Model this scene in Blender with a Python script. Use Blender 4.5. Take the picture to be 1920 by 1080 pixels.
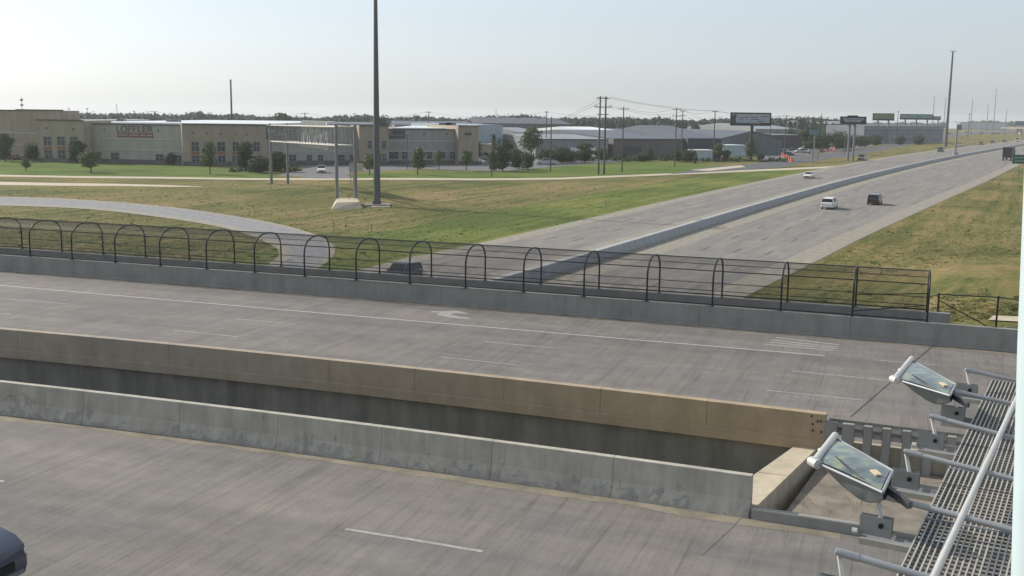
import bpy, bmesh, math, random
from mathutils import Vector, Matrix
random.seed(7)
for o in list(bpy.data.objects): bpy.data.objects.remove(o)
scene = bpy.context.scene
COL = scene.collection
PI = math.pi
rad = math.radians

# ------------------------------------------------------------------ camera
CF = 2000.0; PITCH = math.atan(324 / CF); ROLL = rad(.74); CZ = 15.0
_fw = Vector((0, math.cos(PITCH), -math.sin(PITCH))); _r = Vector((1, 0, 0)); _u = _r.cross(_fw)
CR = math.cos(ROLL) * _r + math.sin(ROLL) * _u
CU = -math.sin(ROLL) * _r + math.cos(ROLL) * _u
CFW = _fw
CAM = Vector((0, 0, CZ))
cd = bpy.data.cameras.new('camera'); cam = bpy.data.objects.new('camera', cd); COL.objects.link(cam)
cd.sensor_width = 36; cd.lens = 36 * CF / 1920; cd.clip_start = .1; cd.clip_end = 30000
m = Matrix((CR, CU, -CFW)).transposed().to_4x4(); m.translation = CAM
cam.matrix_world = m
scene.camera = cam

# ------------------------------------------------------------------ world, sun, exposure
HAZE = .00015
SUN_AZ = rad(-60); SUN_EL = rad(33)          # azimuth measured from +Y towards +X
w = bpy.data.worlds.new('World'); scene.world = w; w.use_nodes = True
nt = w.node_tree; bg = nt.nodes['Background']
sky = nt.nodes.new('ShaderNodeTexSky'); sky.sky_type = 'NISHITA'; sky.sun_disc = False
sky.sun_elevation = SUN_EL; sky.sun_rotation = SUN_AZ
sky.air_density = 1.0; sky.dust_density = 1.7; sky.ozone_density = 1.5; sky.altitude = 280
hs = nt.nodes.new('ShaderNodeHueSaturation'); hs.inputs['Saturation'].default_value = .50
tn = nt.nodes.new('ShaderNodeMix'); tn.data_type = 'RGBA'; tn.blend_type = 'MULTIPLY'; tn.inputs[0].default_value = 1; tn.inputs[7].default_value = (.95, 1.0, 1.07, 1)
nt.links.new(sky.outputs[0], hs.inputs['Color']); nt.links.new(hs.outputs[0], tn.inputs[6]); hz_ = nt.nodes.new('ShaderNodeMix'); hz_.data_type = 'RGBA'; hz_.inputs[0].default_value = .38; hz_.inputs[7].default_value = (4.3, 4.75, 5.1, 1)
nt.links.new(tn.outputs[2], hz_.inputs[6]); nt.links.new(hz_.outputs[2], bg.inputs[0]); bg.inputs[1].default_value = 0.15
sd = bpy.data.lights.new('sun', 'SUN'); so = bpy.data.objects.new('sun', sd); COL.objects.link(so)
sd.energy = 4.9; sd.angle = rad(.6); sd.color = (1, .93, .82)
sunv = Vector((math.sin(SUN_AZ) * math.cos(SUN_EL), math.cos(SUN_AZ) * math.cos(SUN_EL), math.sin(SUN_EL)))
so.rotation_euler = (-sunv).to_track_quat('-Z', 'Y').to_euler(); so.location = (0, 0, 60)
scene.view_settings.view_transform = 'Standard'; scene.view_settings.look = 'None'
scene.view_settings.exposure = 0.0; scene.view_settings.gamma = 1
scene.view_settings.use_curve_mapping = False
scene.render.engine = 'CYCLES'
scene.cycles.max_bounces = 6; scene.cycles.volume_bounces = 1
scene.cycles.transparent_max_bounces = 12

# ------------------------------------------------------------------ helpers
def ray(x, y): return CR * ((x - 960) / CF) - CU * ((y - 540) / CF) + CFW
def at(x, y, z=0.0):
    d = ray(x, y); return CAM + d * ((z - CZ) / d.z)
def atY(x, y, Y):
    d = ray(x, y); return CAM + d * (Y / d.y)
def onwall(x, y, A, B):
    n = Vector((B.y - A.y, A.x - B.x, 0)); d = ray(x, y)
    return CAM + d * ((A - CAM).dot(n) / d.dot(n))
def setp(o, label=None, cat=None, group=None, kind=None):
    if label: o['label'] = label
    if cat: o['category'] = cat
    if group: o['group'] = group
    if kind: o['kind'] = kind
    return o
def thing(name, label, cat, loc=(0, 0, 0), rz=0, group=None):
    o = bpy.data.objects.new(name, None); COL.objects.link(o); o.empty_display_size = .3
    o.location = loc; o.rotation_euler = (0, 0, rz)
    return setp(o, label, cat, group)
def root_loc(o):
    v = Vector((0, 0, 0))
    while o is not None: v += o.location; o = o.parent
    return v
class MB:
    def __init__(s): s.v = []; s.f = []
    def add(s, vs, fs):
        n = len(s.v); s.v += [Vector(p) for p in vs]; s.f += [tuple(i + n for i in f) for f in fs]; return s
    def quad(s, a, b, c, d): return s.add([a, b, c, d], [(0, 1, 2, 3)])
    def hexa(s, p):   # p: 8 pts, bottom 4 ccw, top 4 ccw
        return s.add(p, [(3, 2, 1, 0), (4, 5, 6, 7), (0, 1, 5, 4), (1, 2, 6, 5), (2, 3, 7, 6), (3, 0, 4, 7)])
    def box(s, c, size, rz=0, rx=0):
        c = Vector(c); R = Matrix.Rotation(rz, 3, 'Z') @ Matrix.Rotation(rx, 3, 'X'); h = [q / 2 for q in size]
        P = [(-1, -1, -1), (1, -1, -1), (1, 1, -1), (-1, 1, -1), (-1, -1, 1), (1, -1, 1), (1, 1, 1), (-1, 1, 1)]
        return s.hexa([c + R @ Vector((a * h[0], b * h[1], d * h[2])) for a, b, d in P])
    def bar(s, a, b, wd, ht, up=(0, 0, 1)):
        a = Vector(a); b = Vector(b); d = (b - a).normalized(); up = Vector(up)
        if abs(d.dot(up)) > .99: up = Vector((1, 0, 0))
        sd_ = d.cross(up).normalized() * wd / 2; u = sd_.cross(d).normalized() * ht / 2
        return s.hexa([a - sd_ - u, a + sd_ - u, b + sd_ - u, b - sd_ - u, a - sd_ + u, a + sd_ + u, b + sd_ + u, b - sd_ + u])
    def tube(s, pts, r, n=8, cap=True):
        pts = [Vector(p) for p in pts]; rs = r if isinstance(r, (list, tuple)) else [r] * len(pts)
        rings = []; t0 = None
        for i, p in enumerate(pts):
            d = (pts[min(i + 1, len(pts) - 1)] - pts[max(i - 1, 0)]).normalized()
            if t0 is None:
                t0 = d.cross(Vector((0, 0, 1)));
                if t0.length < .05: t0 = d.cross(Vector((1, 0, 0)))
            t0 = (t0 - d * t0.dot(d)).normalized(); b = d.cross(t0)
            rings.append([p + (t0 * math.cos(2 * PI * k / n) + b * math.sin(2 * PI * k / n)) * rs[i] for k in range(n)])
        vs = [q for rg in rings for q in rg]; fs = []
        for i in range(len(pts) - 1):
            for k in range(n):
                a = i * n + k; b_ = i * n + (k + 1) % n; fs.append((a, b_, b_ + n, a + n))
        if cap: fs.append(tuple(range(n - 1, -1, -1))); fs.append(tuple((len(pts) - 1) * n + k for k in range(n)))
        return s.add(vs, fs)
    def sweep(s, path, prof, side, closed=True):
        """extrude profile [(offset, z)] along path; side = list of unit side vectors"""
        n = len(prof); vs = []
        for p, sd_ in zip(path, side):
            for o_, z in prof: vs.append(Vector((p.x + sd_.x * o_, p.y + sd_.y * o_, p.z + z)))
        fs = []
        for i in range(len(path) - 1):
            for k in range(n if closed else n - 1):
                a = i * n + k; b = i * n + (k + 1) % n; fs.append((a, b, b + n, a + n))
        if closed: fs.append(tuple(range(n - 1, -1, -1))); fs.append(tuple((len(path) - 1) * n + k for k in range(n)))
        return s.add(vs, fs)
    def poly(s, pts, z0, z1):
        """vertical prism from ccw list of xy"""
        n = len(pts); vs = [Vector((p[0], p[1], z0)) for p in pts] + [Vector((p[0], p[1], z1)) for p in pts]
        fs = [tuple(range(n - 1, -1, -1)), tuple(range(n, 2 * n))] + [(k, (k + 1) % n, (k + 1) % n + n, k + n) for k in range(n)]
        return s.add(vs, fs)
    def mesh(s, name, mt, off=Vector((0, 0, 0)), smooth=False, bevel=0):
        me = bpy.data.meshes.new(name); me.from_pydata([p - off for p in s.v], [], s.f)
        bm = bmesh.new(); bm.from_mesh(me); bmesh.ops.recalc_face_normals(bm, faces=bm.faces)
        if bevel: bmesh.ops.bevel(bm, geom=[e for e in bm.edges if len(e.link_faces) == 2 and e.calc_face_angle(0) > .6], offset=bevel, segments=2, affect='EDGES', clamp_overlap=True)
        bm.to_mesh(me); bm.free()
        if mt: me.materials.append(mt)
        if smooth:
            me.polygons.foreach_set('use_smooth', [True] * len(me.polygons))
            try: me.set_sharp_from_angle(angle=rad(35))
            except Exception: pass
        return me
    def build(s, name, mt, parent=None, local=False, smooth=False, bevel=0, label=None):
        off = Vector((0, 0, 0)) if (parent is None or local) else root_loc(parent)
        o = bpy.data.objects.new(name, s.mesh(name, mt, off, smooth, bevel)); COL.objects.link(o)
        o.parent = parent
        if label: o['label'] = label
        return o
def inst(name, me, parent, loc=(0, 0, 0), rot=(0, 0, 0), scale=(1, 1, 1)):
    o = bpy.data.objects.new(name, me); COL.objects.link(o); o.parent = parent
    o.location = loc; o.rotation_euler = rot; o.scale = scale; return o
KIDS = {}
def copy_tree(o, parent=None):
    c = o.copy(); COL.objects.link(c)
    if parent is not None: c.parent = parent
    for ch in list(o.children): copy_tree(ch, c)
    return c
def text_mesh(s, size, A, B, z, mt, name, parent, thick=.03, xscale=1.0, proud=.06, hmatch=None):
    """letters standing on vertical plane A->B, starting at A, baseline z"""
    cu = bpy.data.curves.new(name, 'FONT'); cu.body = s; cu.size = size; cu.extrude = thick
    tmp = bpy.data.objects.new('t', cu); COL.objects.link(tmp)
    bpy.context.view_layer.update()
    dg = bpy.context.evaluated_depsgraph_get(); me = bpy.data.meshes.new_from_object(tmp.evaluated_get(dg))
    bpy.data.objects.remove(tmp)
    xs = [v.co.x for v in me.vertices]; W = max(xs) - min(xs); x0 = min(xs)
    d = Vector((B.x - A.x, B.y - A.y, 0)); L = d.length; d.normalize(); n = Vector((d.y, -d.x, 0))
    ys = [v.co.y for v in me.vertices]; ky = 1 if hmatch is None else hmatch / max(ys)
    k = L / W; off = root_loc(parent)
    for v in me.vertices:
        x, y, zz = v.co
        v.co = Vector((A.x, A.y, z)) + d * ((x - x0) * k) + Vector((0, 0, y * ky)) + n * (zz + proud) - off
    me.materials.clear(); me.materials.append(mt)
    o = bpy.data.objects.new(name, me); COL.objects.link(o); o.parent = parent; return o

# ------------------------------------------------------------------ materials
MATS = {}
def new_mat(name):
    mt = bpy.data.materials.new(name); mt.use_nodes = True
    return mt, mt.node_tree, mt.node_tree.nodes['Principled BSDF']
def coord(t, rot=0, scale=(1, 1, 1), obj=False):
    if obj:
        g = t.nodes.new('ShaderNodeTexCoord'); out = g.outputs['Object']
    else:
        g = t.nodes.new('ShaderNodeNewGeometry'); out = g.outputs['Position']
    mp = t.nodes.new('ShaderNodeMapping'); mp.vector_type = 'POINT'
    mp.inputs['Rotation'].default_value = (0, 0, rot); t.links.new(out, mp.inputs[0])
    m2 = t.nodes.new('ShaderNodeMapping'); m2.inputs['Scale'].default_value = scale
    t.links.new(mp.outputs[0], m2.inputs[0]); return m2.outputs[0]
def noise(t, vec, scale, detail=4, rough=.6, dist=0):
    n = t.nodes.new('ShaderNodeTexNoise'); n.inputs['Scale'].default_value = scale
    n.inputs['Detail'].default_value = detail; n.inputs['Roughness'].default_value = rough
    n.inputs['Distortion'].default_value = dist
    t.links.new(vec, n.inputs['Vector']); return n.outputs[0]
def ramp(t, fac, stops):
    r = t.nodes.new('ShaderNodeValToRGB'); e = r.color_ramp.elements
    while len(e) < len(stops): e.new(.5)
    for k, (p, c) in enumerate(stops):
        e[k].position = p; e[k].color = (*c, 1) if len(c) == 3 else c
    t.links.new(fac, r.inputs[0]); return r.outputs[0]
def mixc(t, a, b, fac, mode='MIX'):
    n = t.nodes.new('ShaderNodeMix'); n.data_type = 'RGBA'; n.blend_type = mode
    for k, s_ in ((0, fac), (6, a), (7, b)):
        if isinstance(s_, (int, float)): n.inputs[k].default_value = s_
        elif isinstance(s_, tuple): n.inputs[k].default_value = (*s_, 1)
        else: t.links.new(s_, n.inputs[k])
    return n.outputs[2]
def g3(v): return (v, v, v)
def bump(t, b, h, strength, dist=.02):
    n = t.nodes.new('ShaderNodeBump'); n.inputs['Strength'].default_value = strength
    n.inputs['Distance'].default_value = dist
    t.links.new(h, n.inputs['Height']); t.links.new(n.outputs[0], b.inputs['Normal'])
def plain(name, col, rough=.6, metal=0, var=.15, vs=3, coat=0, emit=None, obj=False):
    if name in MATS: return MATS[name]
    mt, t, b = new_mat(name)
    n = noise(t, coord(t, obj=obj), vs, 5, .65)
    f = ramp(t, n, [(.3, g3(1 - var)), (.7, g3(1 + var))])
    t.links.new(mixc(t, tuple(col), f, 1.0, 'MULTIPLY'), b.inputs['Base Color'])
    b.inputs['Roughness'].default_value = rough; b.inputs['Metallic'].default_value = metal
    if coat: b.inputs['Coat Weight'].default_value = coat; b.inputs['Coat Roughness'].default_value = .08
    MATS[name] = mt; return mt
def concrete(name, base, ang=0, kind='wall', stain=(.1, .1, .11), amt=.3):
    mt, t, b = new_mat(name)
    base = tuple(base)
    fine = noise(t, coord(t), 30, 6, .7); med = noise(t, coord(t), 1.2, 5, .6)
    c = mixc(t, base, ramp(t, fine, [(.25, g3(.86)), (.75, g3(1.12))]), 1.0, 'MULTIPLY')
    c = mixc(t, c, ramp(t, med, [(.3, g3(.85)), (.7, g3(1.1))]), 1.0, 'MULTIPLY')
    if kind in ('deck', 'hwy'):
        kk = 1 if kind == 'deck' else .45
        # transverse tining streaks, cracks, and wheel paths along the road
        s1 = noise(t, coord(t, ang, (2.2, .10, 1)), 1, 7, .72, .25)
        c = mixc(t, c, ramp(t, s1, [(.30, g3(.72)), (.44, g3(.98)), (.62, g3(1.08))]), .8 * kk, 'MULTIPLY')
        s2 = noise(t, coord(t, ang, (7.0, .22, 1)), 1, 5, .75)
        c = mixc(t, c, ramp(t, s2, [(.34, g3(.78)), (.5, g3(1.02)), (.7, g3(1.06))]), .8 * kk, 'MULTIPLY')
        s6 = noise(t, coord(t, ang, (15, .16, 1)), 1, 3, .6)
        c = mixc(t, c, ramp(t, s6, [(.28, g3(.50)), (.38, g3(1))]), .7 * kk, 'MULTIPLY')
        pt = noise(t, coord(t, ang, (.12, .35, 1)), 1, 6, .7, .6)
        c = mixc(t, c, ramp(t, pt, [(.3, g3(.86)), (.5, g3(1)), (.7, g3(1.1))]), 1.0, 'MULTIPLY')
        sp_ = noise(t, coord(t), 11, 4, .8)
        c = mixc(t, c, ramp(t, sp_, [(.3, g3(.88)), (.7, g3(1.1))]), 1.0, 'MULTIPLY')
        s5 = noise(t, coord(t, ang, (.55, .03, 1)), 1, 2, .5, .05)
        c = mixc(t, c, ramp(t, s5, [(.490, g3(1)), (.499, g3(.6)), (.501, g3(.6)), (.510, g3(1))]), .35, 'MULTIPLY')
        s3 = noise(t, coord(t, ang, (.035, .6, 1)), 1, 4, .6)
        c = mixc(t, c, ramp(t, s3, [(.35, (.80, .81, .83)), (.65, (1.10, 1.08, 1.06))]), 1.0, 'MULTIPLY')
        s4 = noise(t, coord(t), .25, 4, .6)
        c = mixc(t, c, ramp(t, s4, [(.35, (.94, .95, .97)), (.65, (1.07, 1.04, 1.0))]), 1.0, 'MULTIPLY')
    elif kind == 'scaled':
        # spalled patches low on the face
        p = noise(t, coord(t, 0, (1, 1, 1)), 2.6, 6, .7, .4)
        lf = noise(t, coord(t), .45, 3, .5); m3 = t.nodes.new('ShaderNodeMath'); m3.operation = 'MULTIPLY_ADD'
        m3.inputs[1].default_value = .9; m3.inputs[2].default_value = -.47; t.links.new(lf, m3.inputs[0])
        m4 = t.nodes.new('ShaderNodeMath'); m4.operation = 'ADD'; t.links.new(p, m4.inputs[0]); t.links.new(m3.outputs[0], m4.inputs[1]); p = m4.outputs[0]
        ge = t.nodes.new('ShaderNodeNewGeometry'); sx = t.nodes.new('ShaderNodeSeparateXYZ'); t.links.new(ge.outputs['Position'], sx.inputs[0])
        mr = t.nodes.new('ShaderNodeMapRange'); mr.inputs['From Min'].default_value = 5.5; mr.inputs['From Max'].default_value = 6.5
        mr.inputs['To Min'].default_value = .08; mr.inputs['To Max'].default_value = -.27
        t.links.new(sx.outputs[2], mr.inputs[0])
        ad = t.nodes.new('ShaderNodeMath'); ad.operation = 'ADD'; t.links.new(p, ad.inputs[0]); t.links.new(mr.outputs[0], ad.inputs[1])
        mk = ramp(t, ad.outputs[0], [(.54, g3(0)), (.56, g3(1))])
        c = mixc(t, c, mixc(t, c, stain, .55), mk); bump(t, b, mk, .35, -.01)
        sv = noise(t, coord(t, 0, (3, 3, .25)), 1, 5, .7); c = mixc(t, c, ramp(t, sv, [(.35, g3(.82)), (.6, g3(1.04))]), 1.0, 'MULTIPLY')
        p2 = noise(t, coord(t), 7, 3, .5)
        c = mixc(t, c, tuple(q * .45 for q in base), ramp(t, p2, [(.70, g3(0)), (.74, g3(1))]))
    else:
        st = noise(t, coord(t, 0, (1.3, 1.3, .18)), 1, 5, .65)
        c = mixc(t, c, ramp(t, st, [(.35, g3(1 - amt)), (.6, g3(1.05))]), 1.0, 'MULTIPLY')
    t.links.new(c, b.inputs['Base Color']); b.inputs['Roughness'].default_value = .88
    if kind != 'scaled': bump(t, b, fine, .12, .01)
    MATS[name] = mt; return mt
def grassmat(name, cols, ang=0, dry=.5, stripe=(.02, .35)):
    mt, t, b = new_mat(name)
    big = noise(t, coord(t), .035, 4, .6, .3); st = noise(t, coord(t, ang, (stripe[0], stripe[1], 1)), 1, 5, .65)
    mid = noise(t, coord(t, ang, (.14, 1.7, 1.2)), 1, 8, .86); fine = noise(t, coord(t), 2.8, 6, .8)
    ad = t.nodes.new('ShaderNodeMath'); ad.operation = 'ADD'; t.links.new(big, ad.inputs[0]); t.links.new(st, ad.inputs[1])
    a2 = t.nodes.new('ShaderNodeMath'); a2.operation = 'ADD'; t.links.new(ad.outputs[0], a2.inputs[0]); t.links.new(mid, a2.inputs[1])
    ml = t.nodes.new('ShaderNodeMath'); ml.operation = 'MULTIPLY'; ml.inputs[1].default_value = 1 / 3
    t.links.new(a2.outputs[0], ml.inputs[0])
    c = ramp(t, ml.outputs[0], [(dry - .075, cols[0]), (dry - .02, cols[1]), (dry + .025, cols[2]), (dry + .08, cols[3])])
    c = mixc(t, c, ramp(t, fine, [(.28, g3(.45)), (.72, g3(1.5))]), 1.0, 'MULTIPLY')
    t.links.new(c, b.inputs['Base Color']); b.inputs['Roughness'].default_value = .95
    b.inputs['Specular IOR Level'].default_value = .1
    bump(t, b, fine, .6, .15); MATS[name] = mt; return mt
def leafmat(name, a, b2):
    mt, t, b = new_mat(name)
    n = noise(t, coord(t), .9, 4, .7)
    oi = t.nodes.new('ShaderNodeObjectInfo')
    c = ramp(t, n, [(.3, a), (.7, b2)])
    c = mixc(t, c, ramp(t, oi.outputs['Random'], [(0, (.75, .8, .8)), (1, (1.2, 1.15, 1.0))]), 1.0, 'MULTIPLY')
    t.links.new(c, b.inputs['Base Color']); b.inputs['Roughness'].default_value = .7
    b.inputs['Specular IOR Level'].default_value = .25
    tr = t.nodes.new('ShaderNodeBsdfTranslucent'); t.links.new(c, tr.inputs[0])
    mx = t.nodes.new('ShaderNodeMixShader'); mx.inputs[0].default_value = .28
    t.links.new(b.outputs[0], mx.inputs[1]); t.links.new(tr.outputs[0], mx.inputs[2])
    t.links.new(mx.outputs[0], t.nodes['Material Output'].inputs[0]); MATS[name] = mt; return mt
def siding(name, col, pitch=1.2, depth=.1, vertical=True, rough=.7):
    mt, t, b = new_mat(name)
    wv = t.nodes.new('ShaderNodeTexWave'); wv.bands_direction = 'X' if vertical else 'Z'
    wv.inputs['Scale'].default_value = 1 / pitch; wv.inputs['Distortion'].default_value = 0
    t.links.new(coord(t), wv.inputs[0]); n = noise(t, coord(t, 0, (1, 1, .3)), .5, 4, .6)
    c = mixc(t, tuple(col), ramp(t, wv.outputs[1], [(0, g3(1 - depth)), (.3, g3(1))]), 1.0, 'MULTIPLY')
    c = mixc(t, c, ramp(t, n, [(.3, g3(.85)), (.7, g3(1.12))]), 1.0, 'MULTIPLY')
    t.links.new(c, b.inputs['Base Color']); b.inputs['Roughness'].default_value = rough; MATS[name] = mt; return mt

ROAD_ANG = math.atan2(.37, 1)        # rotating by this brings the avenue onto X
HWY_ANG = -math.atan2(.90, .44)
m_deck = concrete('bridge_concrete_pavement', (.170, .158, .146), ROAD_ANG, 'deck')
m_hwy = concrete('highway_concrete', (.212, .199, .181), HWY_ANG, 'hwy')
m_par = concrete('parapet_concrete', (.27, .265, .245), amt=.10)
m_bar = concrete('highway_barrier_concrete', (.36, .37, .37), amt=.12)
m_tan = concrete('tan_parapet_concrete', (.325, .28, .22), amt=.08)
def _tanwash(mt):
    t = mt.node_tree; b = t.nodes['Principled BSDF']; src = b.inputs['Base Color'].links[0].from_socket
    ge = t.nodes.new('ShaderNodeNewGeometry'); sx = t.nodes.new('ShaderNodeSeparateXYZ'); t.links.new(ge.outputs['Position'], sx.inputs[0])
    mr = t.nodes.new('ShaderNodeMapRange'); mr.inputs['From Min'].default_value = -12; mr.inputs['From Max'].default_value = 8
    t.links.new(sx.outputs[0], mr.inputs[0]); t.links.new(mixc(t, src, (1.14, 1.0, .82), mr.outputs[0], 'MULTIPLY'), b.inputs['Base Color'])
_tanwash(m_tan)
m_girder = concrete('girder_concrete', (.22, .215, .195))
m_scaled = concrete('spalled_barrier_concrete', (.42, .395, .335), 0, 'scaled', (.22, .215, .22))
m_light = concrete('pale_concrete', (.50, .43, .32), amt=.15)
m_ramp = concrete('ramp_concrete', (.235, .235, .24), 0)
m_shoulder = concrete('shoulder_concrete', (.29, .262, .21), 0)
m_asph = plain('asphalt', (.085, .085, .09), .9, var=.2, vs=.6)
m_lot = plain('lot_asphalt', (.13, .125, .13), .9, var=.2, vs=.3)
m_paint = plain('road_paint', (.40, .39, .37), .7, var=.25, vs=6)
m_worn = plain('worn_paint', (.29, .28, .268), .8, var=.35, vs=9)
m_faded = plain('faded_white_paint', (.31, .30, .28), .8, var=.35, vs=7)
m_dark_dash = plain('dark_marking', (.10, .098, .095), .8, var=.3, vs=2)
m_seal = plain('joint_sealant', (.05, .045, .045), .7)
m_gravel = concrete('gravel', (.235, .20, .16), 0)
m_black = plain('black_powder_coat', (.012, .012, .014), .45, .3)
m_mesh = plain('chain_link_wire', (.05, .05, .055), .5, .6)
m_galv = plain('galvanised_steel', (.44, .42, .375), .5, .25, var=.12, vs=5)
m_galvd = plain('weathered_galvanised', (.19, .20, .215), .6, .3, var=.15, vs=5)
m_alu = plain('aluminium_tube', (.36, .37, .385), .42, .35, var=.08, vs=6)
m_white_alu = plain('bright_aluminium', (.62, .61, .57), .35, .35, var=.06, vs=6)
m_polepaint = plain('grey_mast_steel', (.11, .115, .12), .55, .5)
m_wood = plain('utility_pole_wood', (.085, .075, .068), .9)
m_trunk = plain('bark', (.07, .055, .045), .95)
m_tyre = plain('tyre_rubber', (.015, .015, .016), .8)
m_rim = plain('wheel_rim', (.4, .41, .42), .35, .8)
m_glassdark = plain('car_glass', (.012, .014, .017), .08, 0, var=.02)
m_lamp = plain('headlamp_lens', (.8, .8, .8), .1, .2)
m_red = plain('tail_lamp', (.25, .01, .01), .25)
m_window = plain('window_glass', (.035, .042, .055), .18, 0)
m_frame = plain('window_frame', (.30, .32, .33), .5)
m_treeleaf = leafmat('tree_leaves', (.035, .055, .022), (.075, .11, .04))
m_lightleaf = leafmat('young_tree_leaves', (.06, .09, .03), (.12, .155, .06))
m_farleaf = leafmat('far_wood_leaves', (.03, .048, .024), (.06, .085, .04))
m_grass = grassmat('verge_grass', [(.075, .09, .026), (.135, .135, .045), (.20, .165, .065), (.27, .195, .10)], HWY_ANG, .51)
m_slope = grassmat('slope_grass', [(.14, .135, .04), (.24, .195, .07), (.32, .245, .095), (.38, .285, .125)], HWY_ANG, .49)
m_lush = grassmat('green_mown_grass', [(.085, .115, .026), (.135, .165, .038), (.19, .195, .055), (.27, .225, .085)], HWY_ANG, .53)
m_lawn = grassmat('watered_lawn', [(.065, .10, .02), (.09, .14, .026), (.12, .165, .035), (.16, .175, .05)], 0, .5)
m_field = grassmat('far_field_grass', [(.07, .09, .03), (.11, .12, .05), (.16, .15, .07), (.2, .17, .09)], 0, .5)

# ------------------------------------------------------------------ curves through measured points
def solve3(A, b):
    n = len(b); M_ = [list(A[i]) + [b[i]] for i in range(n)]
    for i in range(n):
        p = max(range(i, n), key=lambda r: abs(M_[r][i])); M_[i], M_[p] = M_[p], M_[i]
        for r in range(n):
            if r != i:
                f = M_[r][i] / M_[i][i]; M_[r] = [a - f * c for a, c in zip(M_[r], M_[i])]
    return [M_[i][n] / M_[i][i] for i in range(n)]
class Curve:
    """y = a + b x + c x^2 on the deck plane, fitted through points"""
    def __init__(s, pts, z):
        P = [at(x, y, z) for x, y in pts]; deg = 3 if len(P) > 2 else 2
        A = [[sum(p.x ** (i + j) for p in P) for j in range(deg)] for i in range(deg)]
        bb = [sum(p.y * p.x ** i for p in P) for i in range(deg)]
        c = solve3(A, bb); s.c = c + [0] * (3 - deg)
    def y(s, x): return s.c[0] + s.c[1] * x + s.c[2] * x * x
    def d(s, x):
        k = s.c[1] + 2 * s.c[2] * x; l = math.hypot(1, k); return Vector((1 / l, k / l, 0))
    def n(s, x):      # unit normal pointing away from the camera (+y)
        t_ = s.d(x); return Vector((-t_.y, t_.x, 0))
    def p(s, x, z=0, off=0):
        q = Vector((x, s.y(x), z)); return q + s.n(x) * off
    def pts(s, x0, x1, n, z=0, off=0): return [s.p(x0 + (x1 - x0) * k / n, z, off) for k in range(n + 1)]
    def sides(s, x0, x1, n): return [s.n(x0 + (x1 - x0) * k / n) for k in range(n + 1)]
ZD = 5.5
c_far = Curve([(0, 508), (240, 526.5), (480, 545), (720, 563), (960, 583), (1200, 601.5), (1440, 621), (1905, 662)], ZD)
c_med = Curve([(0, 617), (162, 631), (316, 646), (620, 676), (945, 709), (1128, 729), (1328, 752), (1545, 778)], 6.45)
c_near = Curve([(0, 712), (345, 752), (528, 774), (722, 797), (928, 822), (1153, 853), (1413, 889)], 6.5)

# ================================================================== SETTING
# ---- ground sheet
HL = [(-62, 8), (-40, 52), (-13.9, 104.3), (-12.4, 108.8), (-5, 123.2), (11.1, 157.8), (42.2, 223.8), (84, 308), (136, 409), (208, 538), (398, 856), (640, 1250)]
HM = [(-42.5, 10), (-21, 52.8), (0, 94.8), (7.5, 109.9), (41.3, 179.5), (83.9, 264.4), (160, 405), (268.9, 594), (420, 850), (690, 1290)]
HR = [(-20, 10), (0, 50), (21.2, 92), (32.3, 112.6), (47.2, 140.5), (83, 205), (119.8, 271), (192, 402), (300, 585), (450, 830), (725, 1270)]
def seg_off(px, py, L):
    best = 1e9; sgn = 0
    for (ax, ay), (bx, by) in zip(L, L[1:]):
        dx, dy = bx - ax, by - ay; l = math.hypot(dx, dy); t_ = max(0, min(1, ((px - ax) * dx + (py - ay) * dy) / l / l))
        d = math.hypot(px - ax - t_ * dx, py - ay - t_ * dy)
        if d < best: best = d; sgn = 1 if (px - ax) * dy - (py - ay) * dx > 0 else -1
    return best * sgn
def sstep(x): x = max(0, min(1, x)); return x * x * (3 - 2 * x)
def ground_z(x, y):
    z = -max(0, math.hypot(x, y) - 1200) * (.0055 - .0045 * sstep((x / max(y, 1) - .22) / .16 if y > 0 else 0))
    if -20 < x < 260 and -30 < y < 420:
        u = seg_off(x, y, HR)
        if u > 0:
            v = y - c_far.y(min(x, 30)) if x < 30 else y - (c_far.y(30) - .42 * (x - 30))
            z = 5.0 * sstep((u - 2) / 17) * (1 - sstep((v - 9) / 95))
            z += 1.2 * sstep((u - 10) / 60) * sstep((v - 15) / 40)
            if v < 3.5: z = min(z, 4.6)
    return z
def c_edge(x): return 56.5 - .38 * x + 4
def axis(dense0, dense1, step, far):
    a = []; v = dense0
    while v <= dense1: a.append(v); v += step
    st = step; lo = []; v = dense0
    while v > -far: st *= 1.35; v -= st; lo.append(v)
    st = step; hi = []; v = a[-1]
    while v < far: st *= 1.35; v += st; hi.append(v)
    return lo[::-1] + a + hi
gx = axis(-30, 200, 3, 9000); gy = axis(-10, 330, 3, 9000)
gm = MB(); gm.v = [Vector((x, y, ground_z(x, y))) for y in gy for x in gx]
nx = len(gx); gm.f = [(j * nx + i, j * nx + i + 1, (j + 1) * nx + i + 1, (j + 1) * nx + i) for j in range(len(gy) - 1) for i in range(nx - 1)]
o = gm.build('ground', m_grass, smooth=True); setp(o, 'rough dry verge grass with brown patches around the ramps', None, None, 'structure')

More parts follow.
